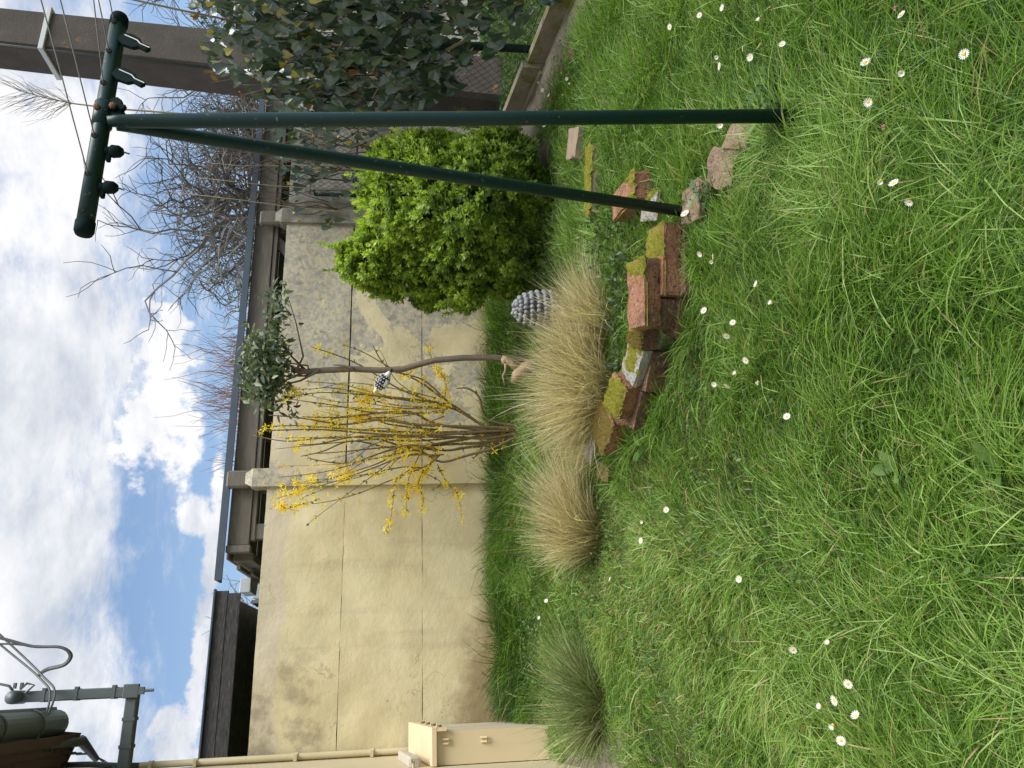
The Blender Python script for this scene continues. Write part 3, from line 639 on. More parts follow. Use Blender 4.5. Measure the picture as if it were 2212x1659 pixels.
for h in (.03, .6, 1.2):
    b = MB(); b.tube([WS(SF - .004, t, fz(t) + h) for t in (1.75, 3.4, 4.95)], .0022, 5); b.build('tension_wire', M_WIRE, fe)
# rough concrete strip at the foot of the fence
M_STRIP = mat('gritty_concrete', [(.10, .085, .06), (.19, .165, .12), (.27, .24, .185)], 26, .95, .9, 80, .012,
              extra=lambda t, v, c: mixc(t, smooth(tnoise(t, v, 4, 6), .55, .68, t), c, (.07, .065, .025)))
vs = []; nt_ = 60; nsx = 8
for i in range(nt_ + 1):
    t = 1.5 + 3.1 * i / nt_
    for j in range(nsx + 1):
        s = SF - .085 - (.30 + .05 * noise.noise((t * 3, 2, 1))) * j / nsx; p = WS(s, t, 0)
        vs.append((p.x, p.y, G(p.x, p.y) + (.035 if j < nsx else -.03) + .012 * noise.noise((p.x * 9, p.y * 9, 5))))
fs = [(i * (nsx + 1) + j, (i + 1) * (nsx + 1) + j, (i + 1) * (nsx + 1) + j + 1, i * (nsx + 1) + j + 1) for i in range(nt_) for j in range(nsx)]
tag(MB().add(vs, fs).build('concrete_strip', M_STRIP, None, True), 'gritty concrete strip along the fence foot', 'path', kind='structure')
# bare paving by the meter box
vs = []
for i in range(13):
    for j in range(9):
        p = WS(SH + .002 + .20 * j / 8, 3.2 + 1.02 * i / 12, 0); vs.append((p.x, p.y, G(p.x, p.y) + (.012 if j < 8 else -.03) + .006 * noise.noise((p.x * 9, p.y * 9, 5))))
tag(MB().add(vs, [(i * 9 + j, i * 9 + j + 1, (i + 1) * 9 + j + 1, (i + 1) * 9 + j) for i in range(12) for j in range(8)]).build('paving', M_STRIP, None, True), 'worn brown paving along the house foot', 'path', kind='structure')

# ------------------------------------------------------------------ loose bricks and stones round the bed
def brickmat(name, cols, mossy=.6):
    def ex(t, v, c):
        c = mixc(t, M_('MULTIPLY', smooth(tnoise(t, v, 11, 7, .7, .4), .48, .66, t), .60, tree=t), c, (.08, .052, .034))           # soot and damp
        c = mixc(t, M_('MULTIPLY', smooth(tnoise(t, v, 62, 5, .7), .57, .66, t), .7, tree=t), c, (.36, .30, .22))                # grit and lichen specks
        c = mixc(t, M_('MULTIPLY', smooth(tnoise(t, v, 90, 3, .6), .60, .66, t), .8, tree=t), c, (.03, .022, .016))              # pits
        return mixc(t, smooth(tnoise(t, v, 14, 8, .72), mossy, mossy + .08, t), c, (.17, .165, .03))
    return mat(name, cols, 40, .95, 1.0, 85, .016, extra=ex)
M_BRICK = brickmat('red_brick', [(.15, .068, .040), (.33, .155, .088), (.48, .28, .17)], .62)
M_BRICKD = brickmat('dark_brick', [(.07, .042, .028), (.15, .082, .05), (.24, .14, .085)], .55)  # darker brick tone, used mostly for the lowest bricks
M_BRICKP = brickmat('pale_worn_brick', [(.15, .095, .065), (.26, .18, .125), (.34, .26, .19)], .60)
M_GREY = brickmat('grey_cement_lump', [(.22, .21, .19), (.33, .32, .29), (.42, .41, .38)], .66)
M_OLDWOOD = mat('old_wood', [(.16, .12, .08), (.26, .20, .14), (.33, .27, .20)], 12, .9, .7, 60, .006, (1, 6, 6))
M_MOSS = mat('yellow_moss', [(.10, .115, .016), (.25, .245, .026), (.46, .41, .06)], 150, .95, 1.0, 260, .012)
M_TUFT = leafmat('moss_tuft', [(.13, .14, .02), (.33, .31, .035), (.56, .49, .09)], rough=.9, trans=.3); M_TUFTB = leafmat('brown_moss_tuft', [(.10, .08, .02), (.25, .20, .04), (.44, .36, .09)], rough=.9, trans=.3)
M_MOSSB = mat('brown_moss', [(.07, .052, .016), (.18, .13, .03), (.33, .25, .06)], 150, .95, 1.0, 260, .012)
SOLID = []
def rough_box(c, size, rot, amp, seed):                       # worn block: subdivided, rounded and chipped
    nn = [max(3, min(10, int(q / .018))) for q in size]; vs = []; fs = []; idx = {}
    def vert(i, j, k):
        key = (i, j, k)
        if key not in idx:
            u = Vector((2 * i / nn[0] - 1, 2 * j / nn[1] - 1, 2 * k / nn[2] - 1)); h = Vector(size) / 2; p = Vector([u[q] * h[q] for q in range(3)])
            R0 = .005; inn = Vector([max(-(h[q] - R0), min(h[q] - R0, p[q])) for q in range(3)]); e = p - inn
            if e.length > 1e-7: p = inn + e.normalized() * min(e.length, R0)
            nn_ = Vector((noise.noise(p * 18 + Vector((seed, 0, 0))), noise.noise(p * 18 + Vector((0, seed, 3))), noise.noise(p * 18 + Vector((7, 0, seed)))))
            fi = noise.noise(p * 55 + Vector((seed, seed, 1)))
            corner = sum(1 for q in range(3) if abs(u[q]) > .999)
            ch = max(0, noise.noise(p * 26 + Vector((seed * 1.7, 4, 2))) - .12) * (.022 if corner >= 2 else .004)
            p = p + nn_ * amp * 1.1 + p.normalized() * (fi * .0016 - ch)
            idx[key] = len(vs); vs.append(Vector(c) + rot @ p)
        return idx[key]
    for ax in range(3):
        a, b_ = [(1, 2), (2, 0), (0, 1)][ax]
        for side_ in (0, nn[ax]):
            for i in range(nn[a]):
                for j in range(nn[b_]):
                    q = []
                    for (di, dj) in ((0, 0), (1, 0), (1, 1), (0, 1)):
                        k = [0, 0, 0]; k[ax] = side_; k[a] = i + di; k[b_] = j + dj; q.append(vert(*k))
                    fs.append(tuple(q if side_ else q[::-1]))
    return MB().add(vs, fs)
def brick(nm, label, cat, xb0, y0, xb1, y1, H, Wd, lift, m, moss=None, mm=None, group=None, jit=.004, tilt=0):
    A, _ = gh(xb0, y0, lift); B, _ = gh(xb1, y1, lift)           # A right end, B left end of the lower front edge
    d = A - B; ln = Vector((d.x, d.y, 0)).length; yaw = math.atan2(d.y, d.x) + (random.Random(int(y0)).uniform(-.17, .17)); rot = Matrix.Rotation(yaw, 3, 'Z') @ Matrix.Rotation(math.atan2(d.z, ln) + tilt, 3, 'Y').inverted() @ Matrix.Rotation(R_(9.5) + random.Random(int(xb0)).uniform(-.04, .10), 3, 'X'); Wd *= 1.18
    bk = rot @ Vector((0, 1, 0)); c = (A + B) / 2 + bk * (Wd / 2); zb = c.z; c = c + rot @ Vector((0, 0, H / 2))
    rr = random.Random(int(xb0 * 7 + y0))
    SOLID.append((c.x, c.y, yaw, ln / 2, Wd / 2))
    th = thing(nm, label, cat, (c.x, c.y, zb), group)
    if lift > 0.02 and H < .2:
        pass
    rough_box(c, (ln, Wd, H), rot, jit * 1.1, xb0 * .37 + y0).build('block', m, th, True, None, 32)
    if moss:
        k = 34; j = 20; vs = []; f = []; (u0, u1, v0, v1) = moss
        for a in range(j + 1):
            for q in range(k + 1):
                u = -1 + 2 * q / k; v = -1 + 2 * a / j
                inside = min((u - u0), (u1 - u), (v - v0) * .8, (v1 - v) * .8)
                h = inside * .05 + .016 * noise.noise((u * 3 + xb0, v * 2, 1.7)) + .014 * noise.noise((u * 8 + y0, v * 5, 4)) - .003; h = min(h, .010 + .008 * noise.noise((u * 14, v * 9, y0)) + .004 * noise.noise((u * 40, v * 22, y0)))
                p = c + rot @ Vector((u * (ln / 2 + .003), v * (Wd / 2 + .003), H / 2 + max(-.01, h)))
                vs.append(p)
        f = [(a * (k + 1) + q, a * (k + 1) + q + 1, (a + 1) * (k + 1) + q + 1, (a + 1) * (k + 1) + q) for a in range(j) for q in range(k)]
        mo = MB().add(vs, f).build('moss', mm or M_MOSS, th, True)
        up3 = rot @ Vector((0, 0, 1)); ok = [p for p in vs if (p - c).dot(up3) > H / 2 + .002]
        if ok:
            q = np.array([ok[rr.randrange(len(ok))] for _ in range(len(ok) * 6)]) + RNG.normal(0, .004, (len(ok) * 6, 3)) * np.array([1, 1, .3]); mq = len(q)
            v_, f_, a_ = blades(q - np.array([0, 0, .003]), np.array([0, 0, 1.0]) + RNG.normal(0, .6, (mq, 3)), np.zeros((mq, 3)), RNG.uniform(.005, .013, mq), RNG.uniform(.001, .0024, mq), 1)
            tag(npmesh('moss_tufts', v_, f_, M_TUFT if mm is None else M_TUFTB, mo, a_), kind='stuff')
    return th
BG = 'loose bricks edging the flower bed'
brick('brick', 'end-on red brick with a yellow moss stripe behind the brace foot', 'brick', 1409, 369, 1409, 431, .075, .20, .05, M_BRICK, (-1, 1, -.98, -.5), None, BG)
brick('stone', 'grey cement lump with moss between brace and bricks', 'stone', 1446, 416, 1440, 476, .05, .10, .02, M_GREY, (.2, 1, -.6, .4), None, None, .01)
brick('brick', 'red brick with yellow mossy top, nearest the brace foot', 'brick', 1474, 482, 1470, 640, .07, .11, .055, M_BRICK, (-.1, 1, -.9, 1), None, BG)
brick('brick', 'topmost long red brick with rounded mossy end', 'brick', 1430, 556, 1428, 706, .068, .105, .125, M_BRICK, (.45, 1.05, -1.05, .8), None, BG)
brick('brick', 'dark brick under the mossy red brick', 'brick', 1512, 490, 1508, 640, .055, .11, .0, M_BRICKD, None, None, BG)
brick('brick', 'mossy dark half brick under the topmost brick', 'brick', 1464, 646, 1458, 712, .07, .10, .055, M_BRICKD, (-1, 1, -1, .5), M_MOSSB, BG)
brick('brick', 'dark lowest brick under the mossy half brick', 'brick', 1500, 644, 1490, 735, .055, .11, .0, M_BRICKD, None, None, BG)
brick('brick', 'small moss-covered brick piece between the topmost brick and the grey slab', 'brick', 1428, 714, 1420, 756, .07, .09, .07, M_BRICKD, (-1, 1, -1, 1), M_MOSSB, BG)
brick('stone', 'flat grey stone slab with a yellow moss patch', 'stone', 1410, 757, 1388, 838, .04, .11, .085, M_GREY, (-.5, .85, -.7, .7), None, None, .008)
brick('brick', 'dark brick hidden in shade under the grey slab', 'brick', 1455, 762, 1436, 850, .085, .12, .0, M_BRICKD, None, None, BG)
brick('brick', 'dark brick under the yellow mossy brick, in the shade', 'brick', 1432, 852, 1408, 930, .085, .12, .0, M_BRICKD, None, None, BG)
brick('brick', 'brick with a yellow mossy top beside the grey slab', 'brick', 1384, 838, 1362, 906, .06, .10, .085, M_BRICK, (-1, 1, -1, 1), None, BG)
brick('brick', 'square brick wholly capped with brown moss', 'brick', 1374, 914, 1352, 990, .10, .15, .0, M_BRICK, (-1.05, 1.05, -1.05, 1.05), M_MOSSB, BG)
brick('stone', 'grey ridged stone with lichen at the far end of the brick edging', 'stone', 1322, 936, 1310, 1008, .075, .11, .0, M_GREY, (-.6, .9, .2, .9), None, None, .008)
brick('brick', 'dark red brick piece sunk in grass beyond the grey ridged stone', 'brick', 1338, 1008, 1334, 1044, .05, .09, .0, M_BRICKD, None, None, BG)
brick('brick', 'dark flat broken brick in the grass before the brace', 'brick', 1534, 384, 1530, 472, .04, .10, .022, M_BRICKP, None, None, BG, .012)
brick('stone', 'pinkish flat stone lying beside the upright foot', 'stone', 1652, 258, 1636, 326, .035, .12, .02, M_BRICKP, None, None, None, .014)
brick('stone', 'tan flat broken stone lying behind the jagged weed', 'stone', 1618, 322, 1596, 408, .035, .12, .02, M_BRICKP, None, None, None, .014)
brick('wood_block', 'short weathered wood offcut lying in grass by the upright', 'wood', 1274, 276, 1266, 346, .06, .12, .03, M_OLDWOOD, None, None, None, .004)
brick('kerb_plank', 'thin mossy plank edge running through the grass', 'plank', 1300, 310, 1297, 462, .05, .05, .03, M_OLDWOOD, (-1, 1, -1, 1), None, None, .003)

# ------------------------------------------------------------------ ornaments
M_BIRDB = mat('black_glaze', [(.008, .008, .010), (.02, .02, .024)], 30, .3); M_BIRDW = mat('white_glaze', [(.62, .62, .60), (.74, .74, .72)], 30, .4)
DB = 4.33; tail, head = at(812, 839, DB), at(838, 806, DB - .01); bc = at(826, 825, DB)
ax = (head - tail).normalized(); q = ax.to_track_quat('X', 'Z').to_matrix()
bird = thing('bird_ornament', 'black and white speckled hanging hen ornament by the thin trunk', 'ornament', bc)
b = MB(); b.sphere(bc, (.052, .036, .036), 16, 10, rot=q); bo_ = b.build('body', M_BIRDB, bird, True)
b = MB()
for i in range(1, 9):
    th = math.pi * i / 9; m_ = max(5, int(17 * math.sin(th)))
    for j in range(m_):
        ph = 2 * math.pi * (j + .5 * (i % 2)) / m_; v = Vector((.053 * math.cos(th), .037 * math.sin(th) * math.cos(ph), .037 * math.sin(th) * math.sin(ph))); b.sphere(bc + q @ v, .0042, 5, 4)
o_ = b.build('speckles', M_BIRDW, bo_); o_['kind'] = 'stuff'
b = MB(); b.tube([bc + ax * .042, bc + ax * .062, bc + ax * .074], [.02, .014, .010], 10); b.build('neck', M_BIRDW, bird, True)
b = MB(); b.sphere(bc + ax * .080 + Vector((.004, 0, 0)), (.011, .009, .009), 8, 6, rot=q); b.tube([bc + ax * .086, bc + ax * .098], [.004, .001], 6); b.build('head', M_BIRDB, bird, True)
b = MB(); b.tube([bc - ax * .045, bc - ax * .066, bc - ax * .082], [.016, .011, .001], 8); b.build('tail', M_BIRDW, bird, True)
b = MB(); b.sphere(bc + q @ Vector((.008, -.026, -.018)), (.026, .010, .014), 10, 6, rot=q); b.build('wing', M_BIRDW, bird, True)
b = MB(); b.tube([bc + Vector((0, 0, .03)), at(790, 815, DB), at(762, 802, DB + .03)], .0011, 4); b.build('cord', M_CABLE, bird)

kn, dk = gh(1212, 668); M_KNOB = mat('grey_stoneware', [(.10, .105, .12), (.24, .245, .26), (.40, .40, .41)], 22, .75, .4, 120, .003)
rs0 = random.Random(3); ko = thing('knobbed_ornament', 'grey stone dome covered in rounded knobs behind the dry grass', 'ornament', kn)
b = MB(); b.sphere(kn + Vector((0, 0, .10)), (.092, .092, .155), 18, 12); kd = b.build('dome', mat('shaded_stoneware', [(.03, .03, .034), (.06, .06, .065)], 30, .9), ko, True)  # dome coloured dark to paint shade into the gaps between knobs
for i in range(1, 9):
    th = math.pi * .62 * i / 8.5; m_ = max(4, int(26 * math.sin(th)))
    for j in range(m_):
        ph = 2 * math.pi * (j + .5 * (i % 2)) / m_; v = Vector((.094 * math.sin(th) * math.cos(ph), .094 * math.sin(th) * math.sin(ph), .157 * math.cos(th)))
        if v.y > .05: continue
        b = MB(); b.sphere(kn + Vector((0, 0, .10)) + v * rs0.uniform(.97, 1.02) + Vector((rs0.gauss(0, .0012), 0, rs0.gauss(0, .0012))), (.0125 * rs0.uniform(.85, 1.1), .0125, .0135 * rs0.uniform(.85, 1.1)), 7, 5); b.build('knob', M_KNOB, ko, True)
dw, dd_ = gh(1165, 800); M_DRIFT = mat('driftwood', [(.20, .13, .07), (.38, .27, .16), (.50, .40, .27)], 45, .9, 1.0, 70, .012)
dr = thing('driftwood', 'pale gnarled driftwood piece at the foot of the thin trunk', 'driftwood', dw)
dd_ -= .05
b = MB(); b.tube([at(1160, 790, dd_), at(1130, 800, dd_), at(1115, 812, dd_ - .02), at(1108, 826, dd_)], [.05, .042, .03, .012], 9); b.build('trunk_piece', M_DRIFT, dr, True)
b = MB(); b.tube([at(1125, 797, dd_), at(1105, 786, dd_), at(1092, 776, dd_), at(1084, 772, dd_)], [.028, .02, .022, .012], 9); b.sphere(at(1090, 778, dd_), (.026, .022, .02), 9, 7); b.build('knuckle', M_DRIFT, dr, True)
b = MB(); b.tube([at(1092, 782, dd_), at(1092, 800, dd_ - .03), at(1086, 812, dd_ - .03), at(1090, 832, dd_ - .05)], [.010, .006, .004, .002], 6); b.build('root', M_DRIFT, dr, True)
# ------------------------------------------------------------------ ivy on the fence
M_IVY = leafmat('ivy_leaf', [(.026, .052, .032), (.055, .092, .058), (.09, .135, .085), (.14, .185, .11), (.30, .27, .04), (.42, .33, .04), (.16, .065, .02)], [0, .35, .70, .83, .86, .955, .97], rough=.27, trans=.15, spec=.8)
M_IVYSTEM = mat('ivy_stem', [(.07, .048, .030), (.14, .10, .065)], 30, .9, .5, 90)
M_VINE = mat('pale_vine', [(.20, .155, .10), (.30, .24, .165)], 30, .9, .5, 90)
IV = [(0, 0, 0), (-.24, -.10, .04), (-.42, .12, .10), (-.36, .30, .08), (-.31, .52, .07), (-.18, .70, .02), (0, 1.05, -.12), (.18, .70, .02), (.31, .52, .07), (.36, .30, .08), (.42, .12, .10), (.24, -.10, .04), (0, .40, -.06)]
IF = [[(12, i, i + 1) for i in range(0, 11)] + [(12, 11, 0)]]
IF = [[(a, c, b_) for a, b_, c in IF[0]]]
def ivy_density(x, y):
    if y < 250:
        top = np.interp(y, [0, 40, 90, 150, 200, 250], [395, 415, 425, 455, 500, 575]); bot = np.interp(y, [0, 60, 120, 180, 250], [1175, 1110, 1060, 985, 860])
        if x < top or x > bot: return 0
        d = .95
        if x < top + 70: d = .45
        if x > 1010: d = .30
        elif x > 930: d = .5
        return d * np.interp(y, [0, 200, 250], [1, 1, .75])
    top = np.interp(y, [250, 330, 400, 490], [570, 585, 600, 625]); bot = np.interp(y, [250, 300, 400, 490], [860, 840, 790, 740])
    if x < top or x > bot: return 0
    return np.interp(y, [250, 330, 420, 490], [.85, .60, .36, .16]) * (1.0 if x < 720 else .55)
rs = random.Random(5); LV = []
while len(LV) < 1900:
    x, y = rs.uniform(390, 1180), rs.uniform(-90, 495)
    if rs.random() > ivy_density(x, max(0, y)): continue
    p, d = onfence(x, y, SF - .02 - abs(rs.gauss(0, .07)) + (rs.random() < .3) * .12)
    if y > 380: p = onwall(x, y, -.10 - rs.random() * .12); d = (p - Vector(CAM)).length
    sz = rs.choice((.04, .055, .075, .09, .105)) * rs.uniform(.8, 1.15) * (1.0 if y < 260 else .75) * (.62 if x < 560 and rs.random() < .6 else 1)
    rv = rs.random() * .82
    if (x < 720 or y > 240) and rs.random() < .22: rv = rs.uniform(.86, .95); sz *= .6
    if rs.random() < .025: rv = rs.uniform(.97, 1); sz *= .8
    dn = Vector((rs.gauss(0, .35), rs.gauss(-.1, .3), -1)).normalized()
    nm = Vector((-E_[0] + rs.gauss(0, .6), -E_[1] + rs.gauss(0, .6) - .3, .55 + rs.gauss(0, .5))).normalized()
    LV.append((p, dn, nm, sz, rv, sz / d))
LV.sort(key=lambda q: -q[5])
ivy = thing('ivy', 'dark glossy ivy climbing over the chain link fence', 'ivy', WS(SF, 3.4, .7))
VAR = [.05, .22, .38, .55, .70, .80, .90, .985]; IVM = []
for k, rv in enumerate(VAR):
    vv = [(x * (1 + .1 * math.sin(k * 3 + i)), y * (1 + .08 * math.cos(k * 2 + i)), z * (1 + k * .25) + .05 * math.sin(i * 2 + k)) for i, (x, y, z) in enumerate(IV)]
    me = bpy.data.meshes.new('leaf'); me.from_pydata(vv, [], IF[0]); me.materials.append(M_IVY); a_ = me.attributes.new('rnd', 'FLOAT', 'POINT'); a_.data.foreach_set('value', [rv] * len(vv)); IVM.append(me)
for (p, dn, nm, sz, rv, _) in LV[:300]:
    k = min(range(8), key=lambda i: abs(VAR[i] - rv) + rs.random() * .08)
    X = dn.cross(nm).normalized(); Z = X.cross(dn)
    o = bpy.data.objects.new('leaf', IVM[k]); COL.objects.link(o); o.parent = ivy
    mw = Matrix(((X.x, dn.x, Z.x, 0), (X.y, dn.y, Z.y, 0), (X.z, dn.z, Z.z, 0), (0, 0, 0, 1))) @ Matrix.Scale(sz, 4); mw.translation = p - WLOC['ivy']; o.matrix_local = mw
rest = LV[300:]
X, Y, Z = basis(np.array([q[1] for q in rest]), np.array([q[2] for q in rest]))
v, f, a = scatter(IV, IF, np.array([q[0] for q in rest]), X, Y, Z, np.array([q[3] for q in rest]), np.array([q[4] for q in rest]))
tag(npmesh('foliage', v, f, M_IVY, ivy, a), kind='stuff')
for k in range(75):
    y0 = rs.uniform(-40, 470); x0 = np.interp(y0, [-40, 250, 470], [1120, 880, 760]) - rs.uniform(0, 120); P = []
    ln = rs.uniform(150, 420); dy = rs.uniform(-90, 90)
    for i in range(9):
        u = i / 8; x = x0 - ln * u; y = y0 + dy * u + 16 * math.sin(k + u * 6) + rs.uniform(-5, 5)
        if y > 380: P.append(onwall(x, y, -.08))
        else: P.append(onfence(x, y, SF - .03 - .03 * math.sin(k * 2 + u * 5))[0])
    if x0 - ln < 380: continue
    r0 = rs.choice((.003, .004, .006)); b = MB(); b.tube(P, [r0 * (1 - .7 * i / 8) for i in range(9)], 5); b.build('stem', M_IVYSTEM, ivy, True)
for pts, r0 in (([(1015, 95), (1000, 60), (975, 30), (985, -20)], .011), ([(1030, 75), (960, 110), (905, 130), (860, 120)], .010), ([(905, 60), (880, 110), (840, 150), (800, 220)], .008), ([(760, 20), (740, 90), (700, 170), (640, 205)], .008)):
    b = MB(); b.tube([onfence(x, y, SF - .06)[0] for x, y in pts], [r0, r0, r0 * .8, r0 * .6], 7); b.build('vine', M_VINE, ivy, True)
b = MB(); b.tube([onfence(x, y, SF - .05)[0] for x, y in ((520, 52), (470, 38), (400, 24), (300, 2), (220, -16))], [.007, .006, .006, .005, .004], 6); b.build('vine', M_VINE, ivy, True)

# dry reeds standing in the fence line
M_REED = mat('dry_reed', [(.20, .155, .10), (.32, .26, .17)], 40, .8)
RL = ['dry reed stem nearest the brace', 'dry reed stem in the middle of the three thin ones', 'dry reed stem next to the grey wooden post']
for lab, pts in zip(RL, ([(690, 359), (600, 358), (520, 358), (455, 352)], [(690, 408), (600, 402), (520, 394), (430, 384)], [(720, 456), (620, 446), (520, 432), (365, 414)])):
    t_ = thing('dry_reed', lab, 'reed', onwall(1000, pts[0][1], -.22), 'dry reeds by the fence')
    P = [onwall(1000, pts[0][1] + 6, -.22)] + [onwall(x, y, -.22) for x, y in pts]; P[0].z = .82
    b = MB(); b.tube(P, [.004, .0035, .0032, .0028, .002], 6); b.build('cane', M_REED, t_, True)
    for k, q in enumerate(P[2:]):
        b = MB(); b.tube([q, q + Vector((-.03 - .02 * k, 0, .05)), q + Vector((-.05 - .02 * k, 0, .07))], [.0016, .0012, .0008], 4); b.build('side_shoot', M_REED, t_)
t_ = thing('plumed_reed', 'tall dry reed with feathery plume above the crossarm', 'reed', at(1010, 262, 4.7), None); t_.location.z = .70; WLOC[t_.name].z = .70
P = [Vector((at(700, 262, 4.7).x, at(700, 262, 4.7).y, .70)), at(700, 258, 4.7), at(480, 252, 4.7), at(250, 235, 4.65), at(160, 224, 4.6), at(100, 212, 4.58), at(40, 195, 4.55), at(5, 178, 4.52)]
b = MB(); b.tube(P, [.007, .0065, .006, .005, .004, .003, .002, .0012], 6); b.build('cane', M_REED, t_, True)
b = MB()
for k in range(70):
    u = rs.random(); q = P[4].lerp(P[5], u * 2) if u < .5 else P[5].lerp(P[6], u * 2 - 1)
    sg = rs.choice((-1, 1)); e1 = q + Vector((sg * rs.uniform(.02, .09), rs.uniform(-.05, .05), rs.uniform(.04, .16))); e2 = e1 + Vector((sg * rs.uniform(.0, .07), 0, rs.uniform(.03, .14)))
    b.tube([q, e1, e2], [.0013, .0011, .0005], 3, cap=False)
tag(b.build('plume', M_REED, t_), kind='stuff')

# ------------------------------------------------------------------ evergreen shrub
M_SHRUB = leafmat('shrub_leaf', [(.08, .14, .022), (.20, .31, .042), (.34, .46, .065), (.52, .64, .12)], [0, .3, .62, 1], rough=.42, trans=.40, spec=.5)
DS = 4.45
lumps = [(768, 572, 34), (752, 545, 20), (830, 345, 34), (1130, 500, 60), (950, 320, 34), (1010, 470, 150), (905, 395, 95), (1060, 400, 110), (860, 560, 80), (800, 575, 48), (965, 585, 72), (1085, 550, 85), (905, 480, 115), (1120, 440, 75), (1000, 360, 62), (1100, 340, 50), (900, 340, 52), (860, 420, 62), (925, 640, 30), (1010, 640, 32)]
LC = []
for k, (x, y, r) in enumerate(lumps):
    dp = DS + (150 - r) * .0006 * (-1 if k % 2 else 1); LC.append((np.array(at(x, y, dp)), r / FOC * dp))
sg_, _ = gh(1186, 440); sbase = sg_ + Vector((0, .25, .02))
shr = thing('shrub', 'rounded bright green evergreen shrub in front of the wall', 'shrub', sbase)
pos = []; nor = []
for c, r in LC:
    n_ = int(4300 * r * r * 4.2); u = RNG.normal(size=(n_, 3)); u = unit(u); p = c + u * r * RNG.uniform(.88, 1.05, (n_, 1)) * (1 + .20 * np.array([noise.noise(Vector(q * 3.0 + c * 5)) for q in u]))[:, None]
    keep = np.ones(n_, bool)
    for c2, r2 in LC:
        if r2 == r and np.allclose(c, c2): continue
        keep &= np.linalg.norm(p - c2, axis=1) > r2 * .88
    keep &= p[:, 2] > sbase.z - .02
    pos.append(p[keep]); nor.append(u[keep])
pos = np.concatenate(pos); nor = np.concatenate(nor); axis_ = unit(nor * .8 + np.array([0, 0, .75]) + RNG.normal(0, .25, nor.shape)); nR = len(pos)
sel = RNG.choice(nR, 260, replace=False); sel = sel[nor[sel, 2] > .1]          # young shoots standing out of the crown
pos = np.concatenate([pos] + [pos[sel] + (axis_[sel] * .4 + np.array([0, 0, .6])) * h_ * RNG.uniform(.6, 1.5, (len(sel), 1)) for h_ in (.03, .055, .08)]); nor = np.concatenate([nor] + [nor[sel]] * 3); axis_ = np.concatenate([axis_] + [unit(axis_[sel] + np.array([0, 0, .8]))] * 3); nR = len(pos)
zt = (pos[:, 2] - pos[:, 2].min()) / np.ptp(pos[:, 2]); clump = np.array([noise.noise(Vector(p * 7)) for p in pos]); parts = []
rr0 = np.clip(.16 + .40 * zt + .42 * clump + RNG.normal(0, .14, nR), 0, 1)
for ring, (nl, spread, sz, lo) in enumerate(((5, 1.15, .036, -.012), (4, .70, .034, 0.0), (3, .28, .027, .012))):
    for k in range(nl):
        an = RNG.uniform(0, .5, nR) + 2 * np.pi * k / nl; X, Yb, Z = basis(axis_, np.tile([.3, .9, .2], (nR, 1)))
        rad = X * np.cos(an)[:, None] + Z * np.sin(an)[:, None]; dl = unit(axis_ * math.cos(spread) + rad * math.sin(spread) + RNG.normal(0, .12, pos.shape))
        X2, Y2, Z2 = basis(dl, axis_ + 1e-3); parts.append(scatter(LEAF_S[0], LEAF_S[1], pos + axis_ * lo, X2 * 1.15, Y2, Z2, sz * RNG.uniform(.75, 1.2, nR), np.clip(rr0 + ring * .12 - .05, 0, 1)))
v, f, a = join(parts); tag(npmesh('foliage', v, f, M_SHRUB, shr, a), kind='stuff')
M_TWIG = mat('dark_twig', [(.045, .032, .022), (.09, .065, .045)], 40, .9)
for c, r in LC:
    b = MB(); c_ = Vector(c); b.tube([sbase + Vector((rs.uniform(-.06, .06), rs.uniform(-.05, .05), -.03)), sbase.lerp(c_, .5) + Vector((0, 0, .05)), c_, c_ + Vector((0, 0, r * .7))], [.014, .010, .007, .003], 6); b.build('branch', M_TWIG, shr, True)
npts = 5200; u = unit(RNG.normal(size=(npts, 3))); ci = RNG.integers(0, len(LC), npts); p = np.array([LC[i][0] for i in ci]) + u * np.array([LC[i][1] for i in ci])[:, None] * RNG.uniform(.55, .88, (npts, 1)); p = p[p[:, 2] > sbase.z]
X, Y, Z = basis(RNG.normal(size=p.shape), RNG.normal(size=p.shape)); v, f, a = scatter(LEAF_S[0], LEAF_S[1], p, X * 1.4, Y, Z, np.full(len(p), .045), RNG.random(len(p)) * .45); tag(npmesh('inner_leaves', v, f, M_SHRUB, shr, a), kind='stuff')

